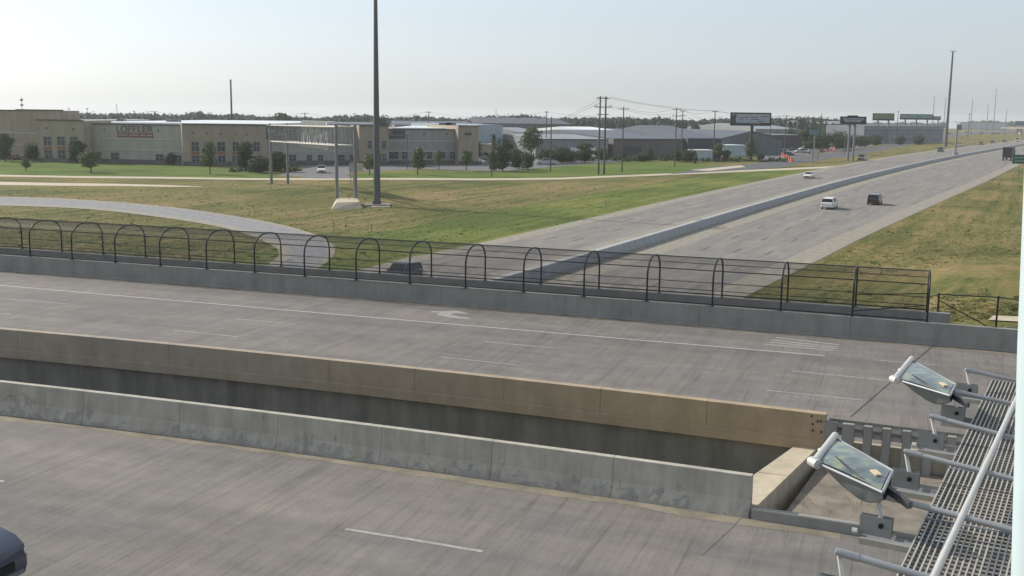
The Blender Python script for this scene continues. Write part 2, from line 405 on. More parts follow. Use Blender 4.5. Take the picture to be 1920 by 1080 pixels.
def sheet(name, pts, z, mt, label, zpts=False):
    mb = MB(); mb.add([Vector((p[0], p[1], z if not zpts else ground_z(p[0], p[1]) + z)) for p in pts], [tuple(range(len(pts)))])
    o = mb.build(name, mt); return setp(o, label, None, None, 'structure')
def ribbon(name, A, B, z, mt, label=None, structure=True, parent=None):
    mb = MB(); n = len(A)
    for k in range(n - 1):
        mb.quad((*A[k][:2], z), (*A[k + 1][:2], z), (*B[k + 1][:2], z), (*B[k][:2], z))
    o = mb.build(name, mt, parent)
    if structure: setp(o, label, None, None, 'structure')
    return o
def resample(L, n):
    L = [Vector((p[0], p[1], 0)) for p in L]; acc = [0]
    for a, b in zip(L, L[1:]): acc.append(acc[-1] + (b - a).length)
    out = []
    for k in range(n + 1):
        s_ = acc[-1] * k / n
        j = max(i for i in range(len(L) - 1) if acc[i] <= s_ + 1e-9)
        # catmull-rom
        p0 = L[max(j - 1, 0)]; p1 = L[j]; p2 = L[j + 1]; p3 = L[min(j + 2, len(L) - 1)]
        t_ = (s_ - acc[j]) / (acc[j + 1] - acc[j])
        h = (acc[j + 1] - acc[j])
        m1 = (p2 - p0) / max(1e-6, (acc[j + 1] - acc[max(j - 1, 0)])) * h; m2 = (p3 - p1) / max(1e-6, (acc[min(j + 2, len(L) - 1)] - acc[j])) * h
        out.append((2 * t_ ** 3 - 3 * t_ ** 2 + 1) * p1 + (t_ ** 3 - 2 * t_ ** 2 + t_) * m1 + (-2 * t_ ** 3 + 3 * t_ ** 2) * p2 + (t_ ** 3 - t_ ** 2) * m2)
    return out
def offs(path, d):
    out = []
    for i, p in enumerate(path):
        t_ = (path[min(i + 1, len(path) - 1)] - path[max(i - 1, 0)]).normalized()
        out.append(p + Vector((t_.y, -t_.x, 0)) * d)
    return out
hl = resample(HL, 160); hr = resample(HR, 160); hm = resample(HM, 260)
hcen = [(a + b) / 2 for a, b in zip(hl, hr)]
# greener mown strip left of highway and tan shoulder edges
ribbon('mown_verge', offs(hl, -17)[6:40], hl[6:40], .012, m_lush, 'greener mown strip along the left highway edge')
ribbon('highway', hl, hr, .03, m_hwy, 'wide concrete interstate carriageways either side of the median barrier')
ribbon('highway_shoulder', hl, offs(hl, 2.6), .036, m_shoulder, 'tan concrete shoulder at the left edge of the highway')
ribbon('highway_shoulder', offs(hr, -3.2), hr, .036, m_shoulder, 'tan concrete shoulder at the right edge of the highway')
ribbon('highway_shoulder', offs(hm, .9), offs(hm, 4.6), .036, m_shoulder, 'tan concrete strip right of the median barrier')
ribbon('highway_shoulder', offs(hm, -4.4), offs(hm, -.3), .036, m_shoulder, 'tan concrete strip left of the median barrier')
mkd = MB()
for off in (-8.3, -11.8, 7.7, 11.4, 15.1):
    acc = 0; L = offs(hm, off)
    for a, b in zip(L, L[1:]):
        d = b - a; l = d.length; k = 0
        while True:
            nxt = 14.2 * math.ceil((acc + 1e-6) / 14.2)
            break
        s0 = 14.2 * math.ceil(acc / 14.2)
        while s0 < acc + l:
            p = a + d.normalized() * (s0 - acc); q = p + d.normalized() * 4.0; n = Vector((d.y, -d.x, 0)).normalized() * .13
            mkd.quad(*(v + Vector((0, 0, .045)) for v in (p - n, q - n, q + n, p + n))); s0 += 14.2
        acc += l
setp(mkd.build('lane_markings', m_dark_dash), 'dark worn lane dashes along the highway', None, None, 'structure')
# median barrier of the highway
bt = thing('median_barrier', 'long grey concrete median barrier dividing the highway', 'barrier', (hm[20].x, hm[20].y, 0))
prof = [(-.30, 0), (-.26, .35), (-.14, 1.0), (.62, 1.0), (.78, .35), (.86, 0)]
hb = hm
acc = 0; i = 0
while i < len(hb) - 1:
    j = min(i + 5, len(hb) - 1)
    sd_ = []
    for k in range(i, j + 1):
        t_ = (hb[min(k + 1, len(hb) - 1)] - hb[max(k - 1, 0)]).normalized(); sd_.append(Vector((t_.y, -t_.x, 0)))
    seg = [p.copy() for p in hb[i:j + 1]]
    seg[-1] = seg[-1] + (seg[-2] - seg[-1]).normalized() * .03
    MB().sweep([p + Vector((0, 0, .03)) for p in seg], prof, sd_).build('barrier_segment', m_bar, bt); i = j
# ---- loop ramp
ro = [at(x, y) for x, y in [(-160, 366), (0, 369), (120, 373), (240, 381), (340, 391), (430, 404), (510, 418), (566, 432), (606, 447), (628, 465), (622, 484), (600, 502), (560, 530)]]
ri = [at(x, y) for x, y in [(-160, 381), (0, 386), (120, 390), (200, 396), (300, 408), (390, 422), (450, 436), (492, 452), (518, 466), (524, 477), (512, 490), (490, 503), (440, 530)]]
ro = resample(ro, 60); ri = resample(ri, 60)
ribbon('ramp_road', ro, ri, .05, m_ramp, 'grey loop ramp curving round to pass under the bridge')
mix_ = lambda a, b, f: [p * (1 - f) + q * f for p, q in zip(a, b)]
ribbon('ramp_shoulder', ro, mix_(ro, ri, .13), .056, m_shoulder, 'tan outer shoulder of the loop ramp')
ribbon('ramp_shoulder', mix_(ro, ri, .80), ri, .056, m_shoulder, 'tan inner shoulder of the loop ramp')
ribbon('ramp_edge_line', mix_(ro, ri, .785), mix_(ro, ri, .80), .062, m_worn, 'worn white edge line inside the loop ramp')
# ---- thin roads beyond
def line_ribbon(name, pts, wpx, z, mt, label, zz=0):
    A = [at(x, y - w_ / 2, zz) for (x, y), w_ in zip(pts, wpx)]; B = [at(x, y + w_ / 2, zz) for (x, y), w_ in zip(pts, wpx)]
    return ribbon(name, A, B, z, mt, label)
p1 = [(-100, 328), (0, 329.5), (150, 332), (300, 333.5), (480, 336), (620, 336), (760, 335.5), (900, 336.5), (1050, 335), (1200, 329), (1340, 323), (1470, 317.5), (1565, 313)]
line_ribbon('frontage_path', p1, [3.2] * len(p1), .03, m_light, 'pale narrow paved strip along the edge of the lawn')
p2 = [(-100, 342), (0, 344), (120, 346), (230, 347), (320, 349), (380, 350)]
line_ribbon('access_road', p2, [6, 6, 5, 4, 3, .5], .03, m_light, 'pale narrow road left of the sign gantry')
sheet('driveway', [at(x, y) for x, y in [(585, 335), (560, 331), (520, 330), (548, 322), (590, 312), (640, 312), (660, 322), (650, 330), (672, 335)]], .034, m_lot, 'asphalt driveway in front of the tan office building')
sheet('parking_lot', [at(x, y) for x, y in [(560, 312), (660, 320), (700, 322), (760, 318), (800, 317), (860, 320), (900, 321), (950, 321), (1000, 316), (1090, 309), (1160, 305), (1160, 285), (900, 284), (640, 296), (560, 300)]], .03, m_lot, 'asphalt parking lot in front of the buildings')
sheet('lawn', [at(x, y) for x, y in [(-150, 326), (0, 327.5), (160, 330), (330, 332), (520, 334), (520, 327), (450, 318), (345, 312), (160, 303.5), (0, 298), (-150, 297)]], .026, m_lawn, 'bright green lawn in front of the tan office building')
sheet('lawn', [at(x, y) for x, y in [(672, 334), (900, 334.5), (1050, 333), (1200, 327), (1340, 320.5), (1400, 314), (1330, 309), (1250, 304), (1160, 303), (1090, 306), (1040, 312), (960, 321), (860, 323), (760, 322), (668, 325)]], .026, m_lawn, 'green lawn mound round the utility poles')
sheet('sidewalk', [at(x, y) for x, y in [(1295, 319), (1390, 310), (1398, 313), (1330, 320.5)]], .034, m_light, 'short pale sidewalk at the end of the lawn')
fr_lo = [(1250, 327), (1400, 319), (1470, 313.5), (1502, 306), (1553, 298), (1587, 294), (1640, 284.5), (1707, 271.5), (1758, 262), (1800, 255), (1870, 249), (1960, 246)]
fr_hi = [(1330, 313), (1406, 308), (1455, 300), (1520, 293), (1570, 286), (1600, 281), (1645, 275), (1700, 265), (1745, 257), (1790, 250), (1860, 244.5), (1960, 242)]
ribbon('frontage_road', [at(*p) for p in fr_hi], [at(*p) for p in fr_lo], .032, m_asph, 'dark asphalt frontage road left of the highway')
sheet('store_lot', [at(x, y) for x, y in [(1420, 302), (1456, 299), (1520, 292), (1600, 280), (1700, 263), (1745, 256), (1650, 254), (1600, 262), (1420, 276)]], .026, m_lot, 'asphalt lot beside the frontage road')
# ---- air
hz = MB().hexa([(-11500, -11500, -90), (11500, -11500, -90), (11500, 11500, -90), (-11500, 11500, -90), (-11500, -11500, 62), (11500, -11500, 62), (11500, 11500, 62), (-11500, 11500, 62)])
hmt = bpy.data.materials.new('haze_air'); hmt.use_nodes = True; hn = hmt.node_tree; hn.nodes.remove(hn.nodes['Principled BSDF'])
pv = hn.nodes.new('ShaderNodeVolumePrincipled'); pv.inputs['Density'].default_value = HAZE; pv.inputs['Color'].default_value = (.86, .90, .95, 1); pv.inputs['Anisotropy'].default_value = .3
hn.links.new(pv.outputs[0], hn.nodes['Material Output'].inputs['Volume'])
setp(hz.build('haze', hmt), 'thin pale morning haze over the whole scene', None, None, 'stuff')

# ---- grass tufts standing on the verges
tr_ = random.Random(11); tf = [MB(), MB()]
rampoly = [(p.x, p.y) for p in ro] + [(p.x, p.y) for p in reversed(ri)]
def inside(x, y, P):
    c = False; j = len(P) - 1
    for i in range(len(P)):
        if (P[i][1] > y) != (P[j][1] > y) and x < (P[j][0] - P[i][0]) * (y - P[i][1]) / (P[j][1] - P[i][1]) + P[i][0]: c = not c
        j = i
    return c
for k in range(20000):
    if k % 5 < 2: px, py = tr_.uniform(1420, 1930), tr_.uniform(320, 600)
    else: px, py = tr_.uniform(-10, 1330), tr_.uniform(337, 500)
    q = at(px, py)
    if k % 5 < 2:
        for _ in range(4): q = at(px, py, ground_z(q.x, q.y))
        if seg_off(q.x, q.y, HR) < .6 or q.y < c_edge(q.x): continue
    else:
        if seg_off(q.x, q.y, HL) > -.5 or inside(q.x, q.y, rampoly) or (px < 390 and 339 < py < 352): continue
    big = tr_.random() < .012; hgt = tr_.uniform(.03, .09) * (2.6 if big else 1); mb = tf[k % 2]
    for _ in range(4):
        a = tr_.uniform(0, PI); u = Vector((math.cos(a), math.sin(a), 0)) * tr_.uniform(.05, .16) * (1.5 if big else 1); ln = Vector((tr_.uniform(-.12, .12), tr_.uniform(-.05, .22), hgt))
        b_ = q + Vector((tr_.uniform(-.25, .25), tr_.uniform(-.25, .25), -.02)); mb.quad(b_ - u * .5, b_ + u * .5, b_ + u + ln, b_ - u + ln)
for mb, cols, lab in ((tf[0], ((.10, .115, .033), (.17, .18, .055)), 'green grass tufts scattered over the verges'), (tf[1], ((.20, .17, .07), (.31, .24, .11)), 'dry straw tufts scattered over the verges')):
    me = bpy.data.meshes.new('grass_tufts'); me.from_pydata(mb.v, [], mb.f); me.materials.append(leafmat('tuft_' + lab.split()[0], *cols))
    o = bpy.data.objects.new('grass_tufts', me); COL.objects.link(o); setp(o, lab, 'grass', None, 'stuff')

# ================================================================== BRIDGE
XL, XR = -48.0, 36.0
XJ = 17.6
# far deck
def slab(name, ca, offa, cb, offb, x0, x1, n, ztop, th, mt, label):
    mb = MB()
    A = [ca.p(x0 + (x1 - x0) * k / n, 0, offa) for k in range(n + 1)]; B = [cb.p(x0 + (x1 - x0) * k / n, 0, offb) for k in range(n + 1)]
    for k in range(n):
        mb.hexa([Vector((q.x, q.y, z)) for z in (ztop - th, ztop) for q in (A[k], A[k + 1], B[k + 1], B[k])])
    bm2 = mb; o = bm2.build(name, mt)
    bm = bmesh.new(); bm.from_mesh(o.data); bmesh.ops.remove_doubles(bm, verts=bm.verts, dist=.001)
    # drop the interior walls
    dead = [f for f in bm.faces if all(len(e.link_faces) > 2 for e in f.edges if abs(e.verts[0].co.z - e.verts[1].co.z) < .01) and abs(f.normal.z) < .1 and abs(f.normal.x) > .8]
    bmesh.ops.delete(bm, geom=dead, context='FACES_ONLY'); bmesh.ops.recalc_face_normals(bm, faces=bm.faces)
    bm.to_mesh(o.data); bm.free(); return setp(o, label, None, None, 'structure')
slab('road_deck', c_med, .34, c_far, .02, XL, XR, 40, ZD, .24, m_deck, 'far bridge deck of grey grooved concrete with turn lane')
slab('sidewalk_deck', c_far, .34, c_far, 2.62, XL, XR, 40, ZD + .05, .3, m_ramp, 'narrow sidewalk slab between the two far parapets')
slab('road_deck', c_near, -24, c_near, -.36, XL, XR, 40, ZD - .001, .26, m_deck, 'near bridge deck of grooved concrete across the foreground')
# ground under the left part of the bridge stays low; fill the right abutment
ab = MB()
ab.hexa([Vector((q.x, q.y, z)) for z in (-.2, ZD - .34) for q in (c_med.p(11.8, 0, .36), c_med.p(34, 0, .36), c_far.p(36, 0, 2.4), c_far.p(19.5, 0, 2.4))])
setp(ab.build('abutment_fill', m_girder), 'concrete abutment under the right end of the far deck', None, None, 'structure')
JX = [7.0, 6.9, 6.9]
def parapet(name, label, cur, prof, joints, z, mt, part='wall_panel', z0=0, bev=.005, cat='barrier wall'):
    loc = cur.p(joints[0], 0)
    t_ = thing(name, label, cat, (loc.x, loc.y, z))
    for a, b in zip(joints, joints[1:]):
        g = .0035; mb = MB(); mb.sweep(cur.pts(a + g, b - g, 3, z), prof, cur.sides(a + g, b - g, 3)); mb.build(part, mt, t_, bevel=bev)
    return t_
def px_on(cur, x, z):      # x coordinate where image column px meets the curve
    xx = 0
    lo, hi = -60.0, 40.0
    for _ in range(50):
        m_ = (lo + hi) / 2; q = cur.p(m_, z); v = q - CAM; p_ = 960 + CF * v.dot(CR) / v.dot(CFW)
        if p_ < x: lo = m_
        else: hi = m_
    return lo
H = .95
jf = [px_on(c_far, x, ZD + H) for x in (137, 322, 512, 610, 715, 825, 948, 1059, 1182, 1312, 1448, 1595, 1755)]
jf = [XL, -44, -40, -36, -32.5] + [x for x in jf if x > -31] + [24, 30, XR]
parapet('bridge_parapet', 'grey concrete parapet between the far traffic lanes and the sidewalk', c_far,
        [(0, 0), (.03, .1), (.06, H), (.34, H), (.36, 0)], jf, ZD, m_par)
jr = []
xx = -44.0
while xx < 19: jr.append(xx); xx += 6.1
xe = px_on(Curve([(68, 469), (468, 495), (1028, 535), (1365, 559), (1753, 585)], ZD + H), 1783, ZD + H)
c_rear = Curve([(68, 469), (468, 495), (1028, 535), (1365, 559), (1753, 585)], ZD + H)
jr.append(xe)
parapet('bridge_parapet', 'outer concrete parapet behind the sidewalk carrying the rear fence legs', c_rear,
        [(-.12, -.35), (-.12, H), (.16, H), (.16, -.6)], jr, ZD, m_par)
# median parapet of far deck with fascia
jm = [px_on(c_med, x, 6.45) for x in (32, 172, 316, 462, 617, 777, 945, 1126, 1326)]
xend = px_on(c_med, 1549, 6.45)
jm = [XL, -40, -34, -28, -24] + [x for x in jm if x > -23] + [xend]
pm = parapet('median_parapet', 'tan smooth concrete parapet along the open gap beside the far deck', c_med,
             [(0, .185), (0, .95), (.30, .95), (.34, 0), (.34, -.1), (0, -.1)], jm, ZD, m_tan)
mb = MB(); n = 40; x1 = xend
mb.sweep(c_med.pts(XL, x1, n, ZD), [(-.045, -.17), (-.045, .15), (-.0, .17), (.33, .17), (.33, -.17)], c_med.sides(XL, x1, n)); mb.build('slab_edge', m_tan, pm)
for bx, by in ((1520, 776), (1522, 791), (1531, 786), (1537, 786), (1522, 803), (1538, 806)):
    q = onwall(bx + 2, by + 4, c_med.p(x1 - 1.2, 0), c_med.p(x1, 0)); MB().tube([q, q - c_med.n(x1) * .02], .035, 8).build('bolt_hole', m_seal, pm)
gd = thing('bridge_girder', 'dark concrete girder of the far deck seen through the gap', 'girder', (c_med.p(-20).x, c_med.p(-20).y, 4))
MB().sweep(c_med.pts(XL, x1, n, ZD), [(.22, -1.75), (.22, -.17), (.8, -.17), (.8, -1.75)], c_med.sides(XL, x1, n)).build('girder_web', m_girder, gd)
MB().sweep(c_med.pts(XL, x1, n, ZD), [(.05, -1.95), (.05, -1.72), (.95, -1.72), (.95, -1.95)], c_med.sides(XL, x1, n)).build('girder_flange', m_girder, gd)
# near parapet
jn = [px_on(c_near, x, 6.5) for x in (165, 345, 528, 722, 928, 1155)] + [px_on(c_near, 1413, 6.5)]
jn = [XL, -38, -32, -26, -20, -16.5] + jn
pn = parapet('near_barrier', 'pale spalled concrete barrier along the near deck edge, sunlit top', c_near,
             [(-.40, 0), (-.36, .12), (-.24, .40), (-.20, 1.0), (0, 1.0), (.04, .0), (.04, -.3), (-.40, -.3)], jn, ZD, m_scaled)
g2 = thing('bridge_girder', 'girder line below the near deck edge', 'girder', (c_near.p(-10).x, c_near.p(-10).y, 4))
MB().sweep(c_near.pts(XL, jn[-1], n, ZD), [(-.5, -1.9), (-.5, -.27), (-.1, -.27), (-.1, -1.9)], c_near.sides(XL, jn[-1], n)).build('girder_web', m_girder, g2)
# markings on decks
def stripe(cur, xa, xb, wd, z, mt, name, label, n=1):
    mb = MB(); P = cur.pts(xa, xb, n, z); S = cur.sides(xa, xb, n)
    for k in range(n): mb.quad(P[k] - S[k] * wd / 2, P[k + 1] - S[k + 1] * wd / 2, P[k + 1] + S[k + 1] * wd / 2, P[k] + S[k] * wd / 2)
    return setp(mb.build(name, mt), label, None, None, 'structure')
c_solid = Curve([(0, 535), (480, 576.5), (960, 617.5), (1240, 641), (1545, 667)], ZD)
c_B = Curve([(10, 560), (130, 570), (440, 598), (553, 607), (910, 641), (1040, 653), (1485, 696), (1665, 713)], ZD)
c_C = Curve([(327, 620), (447, 631), (825, 670), (967, 684), (1437, 731), (1610, 750)], ZD)
c_N = Curve([(0, 902), (648, 992), (880, 1030)], ZD)
stripe(c_solid, XL, px_on(c_solid, 1547, ZD), .13, ZD + .005, m_paint, 'lane_line', 'long solid white line of the turn lane on the far deck', 30)
stripe(c_solid, px_on(c_solid, 1640, ZD), px_on(c_solid, 1760, ZD), .10, ZD + .005, m_worn, 'lane_line', 'short worn line past the end of the solid line', 2)
for a, b in ((10, 130), (440, 553), (910, 1040), (1485, 1668)): stripe(c_B, px_on(c_B, a, ZD), px_on(c_B, b, ZD), .11, ZD + .005, m_worn, 'lane_dash', 'white dash of the middle lane line on the far deck', 2)
for a, b in ((-60, 20), (327, 447), (825, 967), (1437, 1618)): stripe(c_C, px_on(c_C, a, ZD), px_on(c_C, b, ZD), .11, ZD + .005, m_worn, 'lane_dash', 'white dash of the front lane line on the far deck', 2)
for a, b in ((-90, 8), (648, 905)): stripe(c_N, px_on(c_N, a, ZD), px_on(c_N, b, ZD), .12, ZD + .004, m_faded, 'lane_dash', 'white lane dash on the near deck', 2)
def decal(name, polys, z, mt, label):
    mb = MB()
    for P in polys: mb.add([at(x, y, z) for x, y in P], [tuple(range(len(P)))])
    return setp(mb.build(name, mt), label, None, None, 'structure')
decal('turn_arrow', [[(808, 583.5), (828, 583.6), (838, 582.8), (826, 586.5), (810, 585.5)],
                     [(838, 582.8), (854, 582.3), (862, 583.5), (872, 586), (880, 588.6), (866, 588), (852, 587.4), (846, 588.5), (826, 586.5)],
                     [(817, 589.3), (826, 586.5), (846, 588.5), (850, 591.2), (862, 593.5), (884, 596.3), (874, 597.8), (846, 595.8), (830, 593)]], ZD + .005, m_worn, 'worn white turn arrow in the far turn lane')
hat = []
for k, (a, b) in enumerate((((1456, 632), (1575, 645.5)), ((1448, 636.5), (1573, 650)), ((1444, 640.5), (1570, 653)), ((1437, 644.5), (1563, 656.5)))):
    hat.append([(a[0], a[1]), (b[0], b[1]), (b[0] - 2, b[1] + 1.7), (a[0] - 2, a[1] + 1.5)])
decal('stop_bars', hat, ZD + .005, m_worn, 'four worn white parallel bars near the far parapet')
decal('expansion_joint', [[(1745.5, 650), (1748, 650), (1597, 781), (1594, 781)]], ZD + .006, m_seal, 'dark expansion joint crossing the far deck')
decal('expansion_joint', [[(1398, 962), (1402, 962), (1318, 1040), (1312, 1040)]], ZD + .006, m_deck, 'faint joint across the near deck')
m_dirt = concrete('dirty_deck_edge', (.235, .205, .150), 0)
def dstrip(cur, o0, o1, x0, x1, label):
    mb = MB(); n = 60; A = cur.pts(x0, x1, n, ZD + .0025, o0); B = cur.pts(x0, x1, n, ZD + .0025, o1)
    rr = random.Random(3)
    B = [p + (q - p) * rr.uniform(.5, 1.1) for p, q in zip(A, B)]
    for k in range(n): mb.quad(A[k], A[k + 1], B[k + 1], B[k])
    setp(mb.build('dirt_strip', m_dirt), label, None, None, 'structure')
dstrip(c_near, -.41, -.85, XL, jn[-1] + 2, 'tan dirt along the foot of the near barrier')
dstrip(c_far, -.02, -.40, XL, 30, 'tan dirt along the foot of the far parapet')
# abutment wall at end of gap, gravel, kerb
aw = thing('abutment_wall', 'pale sunlit concrete wall closing the right end of the gap', 'wall', (7.6, 28.5, 4.9))
A0, A1, A2, A3 = at(1398, 922, 5.4), at(1493, 833, 5.4), at(1536, 837.5, 5.4), at(1422, 947, 5.4)
A0 = A3 + (A1 - A2) * 1.55
mid0 = A3.lerp(A2, .46); mid1 = A0.lerp(A1, .46)
for P in ((A3, mid0, mid1, A0), (mid0, A2, A1, mid1)):
    c = sum(P, Vector()) / 4; Q = [c + (p - c) * .998 for p in P]
    MB().poly([(p.x, p.y) for p in Q], 0, 5.4).build('wall_block', m_light, aw, bevel=.015)
e0 = A3 + Vector((.05, -.02, 0)); e1 = A2 + Vector((.05, .02, 0))
gp = [e0, at(1960, 1030, 5.1), at(1990, 850, 5.1), e1 + Vector((.2, 1.0, 0))]
g0 = c_near.p(e0.x, 0, -.05)
grav = [g0] + [c_near.p(x, 0, -.05) for x in (8, 14, 22, 36)] + [c_med.p(36, 0, .2)] + [c_med.p(x, 0, .2) for x in (22, 14, e1.x)] 
MBg = MB().poly([(p.x, p.y) for p in grav], 0, 5.02)
setp(MBg.build('gravel_median', m_gravel), 'flat gravel strip between the decks beyond the gap', None, None, 'structure')
kb = thing('kerb', 'low weathered concrete kerb along the near deck edge by the gravel', 'kerb', (c_near.p(7).x, c_near.p(7).y, 5.4))
xk = jn[-1] + .06
MB().sweep(c_near.pts(xk, xk + 2.6, 4, ZD), [(-.42, -.3), (-.40, .26), (-.14, .24), (-.10, -.3)], c_near.sides(xk, xk + 2.6, 4)).build('kerb_block', m_par, kb, bevel=.02)
MB().sweep(c_near.pts(xk + 2.63, 36, 12, ZD), [(-.42, -.3), (-.37, .13), (-.18, .16), (-.08, .08), (-.05, -.3)], c_near.sides(xk + 2.63, 36, 12)).build('kerb_block', m_par, kb, bevel=.02)
# weeds in gravel
wd = MB()
for _ in range(260):
    q = at(random.choice([random.uniform(1465, 1600), random.uniform(1590, 1660)]), random.uniform(905, 985) if random.random() < .6 else random.uniform(825, 880), 5.02)
    if not (c_near.y(q.x) + .1 < q.y < c_med.y(q.x) - .1) or q.x < e1.x - 1.6: continue
    a = random.uniform(0, 2 * PI); l = random.uniform(.08, .3); wv = .006
    tip = q + Vector((math.cos(a) * l, math.sin(a) * l, random.uniform(.05, .22))); s_ = Vector((math.sin(a), -math.cos(a), 0)) * wv
    wd.quad(q - s_, q + s_, tip + s_ * .3, tip - s_ * .3)
setp(wd.build('dry_weeds', m_trunk), 'scattered dry weed stalks on the gravel', 'weeds', None, 'stuff')

# ---- guardrail at right end of median parapet
gr = thing('guardrail', 'steel guardrail on stout grey posts continuing the tan parapet', 'guardrail', (10.2, 29.9, 5.0))
cg = c_med
for px in (1559, 1591, 1628, 1663, 1701, 1742, 1786, 1832):
    x = px_on(c_med, px, 6.3)
    q = cg.p(x, 0, .1); a = math.atan2(cg.d(x).y, cg.d(x).x)
    wdt = .34 if px < 1600 else .24
    MB().box((q.x, q.y, 5.02 + .6), (wdt, .2, 1.24), a).build('post', m_par, gr, bevel=.012)
    MB().box((q.x + .02, q.y + .22, 6.0), (.16, .18, .34), a).build('spacer_block', m_galvd, gr)
x0g, x1g = xend + .05, 34
wprof = [(.32, .30), (.36, .36), (.40, .42), (.36, .48), (.32, .54), (.36, .60), (.40, .66), (.36, .72), (.32, .78), (.325, .785), (.37, .72), (.41, .66), (.37, .6), (.33, .54), (.37, .48), (.41, .42), (.37, .36), (.325, .295)]
MB().sweep(c_med.pts(x0g, x1g, 16, ZD), wprof, c_med.sides(x0g, x1g, 16)).build('rail_beam', m_galv, gr)
MB().sweep(c_med.pts(x0g, x1g, 16, ZD), [(.28, -.5), (.28, .12), (.5, .12), (.5, -.5)], c_med.sides(x0g, x1g, 16)).build('rub_curb', m_light, gr)

# ================================================================== PEDESTRIAN FENCE
fp = [(57, 481), (141, 487.5), (226, 494), (311, 499.5), (397, 505.5), (487, 511.5), (578, 519), (672, 525.5), (771, 532.5), (873, 540), (979.5, 548), (1090.5, 556.5), (1207.5, 565), (1331, 574), (1462, 583.5), (1603, 594), (1738, 603)]
c_ff = Curve(fp, ZD + H)
xs0 = px_on(c_ff, 57, ZD + H); xs1 = px_on(c_ff, 1738, ZD + H)
sp = (xs1 - xs0) / 16
fx = [xs0 + sp * k for k in range(-5, 17)]
zt = ZD + H
pf = thing('arched_fence', 'black arched pedestrian cage fence over the sidewalk of the far deck', 'fence', (c_ff.p(0).x, c_ff.p(0).y, zt))
def rear_pt(x):       # foot across the walk, perpendicular
    q = c_ff.p(x, zt); nrm = c_ff.n(x); lo, hi = 1.5, 4
    for _ in range(30):
        m_ = (lo + hi) / 2; r = q + nrm * m_
        if r.y < c_rear.y(r.x): lo = m_
        else: hi = m_
    return q + nrm * lo
def arch_pt(x, s_):   # s 0..1 along the hoop
    a = c_ff.p(x, zt); b = rear_pt(x); cc = (a + b) / 2; hw = (b - a) / 2
    leg = 1.12; rise = .92
    if s_ < .27: return a + Vector((0, 0, leg * s_ / .27))
    if s_ > .73: return b + Vector((0, 0, leg * (1 - s_) / .27))
    th = PI * (1 - (s_ - .27) / .46)
    ex = abs(math.cos(th)) ** .85 * (1 if math.cos(th) > 0 else -1); ez = abs(math.sin(th)) ** .85
    return cc + hw * ex + Vector((0, 0, leg + rise * ez))
S_ARCH = [0, .13, .27, .29, .32, .36, .40, .45, .5, .55, .60, .64, .68, .71, .73, .87, 1]
for x in fx:
    MB().tube([arch_pt(x, s_) for s_ in S_ARCH], .042, 8).build('hoop', m_black, pf, smooth=True)
    for s_ in (0, 1):
        q = arch_pt(x, s_); MB().box((q.x, q.y, zt + .012), (.16, .16, .02), -.36).build('base_plate', m_black, pf)
def long_rail(s_, r, dz=0, part='rail'):
    xs_ = [fx[0] + (fx[-1] - fx[0]) * k / 42 for k in range(43)]
    MB().tube([arch_pt(x, s_) + Vector((0, 0, dz)) for x in xs_], r, 6).build(part, m_black, pf, smooth=True)
for s_, r in ((.02, .035), (.345, .022), (.5, .028), (.66, .022), (.975, .04), (.93, .024), (.84, .024), (.715, .026)): long_rail(s_, r * .78)
# chain link wires
cl = MB(); Lx = fx[-1] - fx[0]; NW = int(Lx / .09); NSEG = 22
cache = {}
def ap(x, s_):
    # interpolate along hoop arc for speed
    k = round((x - fx[0]) / .5); key = (k, round(s_, 4))
    if key not in cache: cache[key] = arch_pt(fx[0] + k * .5, s_)
    k2 = k + 1; key2 = (k2, round(s_, 4))
    if key2 not in cache: cache[key2] = arch_pt(fx[0] + k2 * .5, s_)
    f = (x - fx[0]) / .5 - k; return cache[key].lerp(cache[key2], f)
ARC = 5.2
for d_ in (1, -1):
    for i in range(-50, NW + 50):
        prev = None
        for k in range(NSEG + 1):
            s_ = k / NSEG; x = fx[0] + i * .09 + d_ * (s_ - .5) * ARC * .9
            if x < fx[0] or x > fx[-1]: prev = None; continue
            q = ap(x, s_)
            if prev is not None:
                t_ = (q - prev).normalized(); u = t_.cross(Vector((0, -.94, .35))).normalized() * .0038
                cl.quad(prev - u, prev + u, q + u, q - u)
            prev = q
cob = bpy.data.meshes.new('chain_link'); cob.from_pydata([p - root_loc(pf) for p in cl.v], [], cl.f); cob.materials.append(m_mesh)
co = bpy.data.objects.new('chain_link', cob); COL.objects.link(co); co.parent = pf; co['kind'] = 'stuff'
# fence to the right
f2 = thing('rail_fence', 'low black chain fence with diagonal braces right of the arched cage', 'fence', (20, 47.3, ZD))
def fpost(px, py, h, z=None):
    q = at(px, py, z if z else ZD); MB().tube([q, q + Vector((0, 0, h))], .045, 8).build('post', m_black, f2, smooth=True); return q
P0 = at(1757, 600, ZD + .3); P1 = at(1867, 616, ZD + .2); P2 = at(2010, 640, ZD + .1)
for q, h in ((P0, 1.28), (P1, 1.5), (P2, 1.55)):
    MB().tube([q + Vector((0, 0, -.8)), q + Vector((0, 0, h))], .045, 8).build('post', m_black, f2, smooth=True)
T0, T1, T2 = P0 + Vector((0, 0, 1.22)), P1 + Vector((0, 0, 1.44)), P2 + Vector((0, 0, 1.5))
re = arch_pt(fx[-1], .84)
for a, b, r in ((re, T0, .026), (T0, T1, .03), (T1, T2, .03), (P0 + Vector((0, 0, .95)), P1 + Vector((-.4, 0, .1)), .026), (P1 + Vector((.5, 0, .05)), P2 + Vector((0, 0, 1.1)), .026)):
    MB().tube([a, b], r, 6).build('rail', m_black, f2, smooth=True)
for a, b in ((arch_pt(fx[-2], .86), arch_pt(fx[-1], .80)), (arch_pt(fx[-2], .06), arch_pt(fx[-1], .93))):
    MB().tube([a, b], .026, 6).build('brace', m_black, pf, smooth=True)
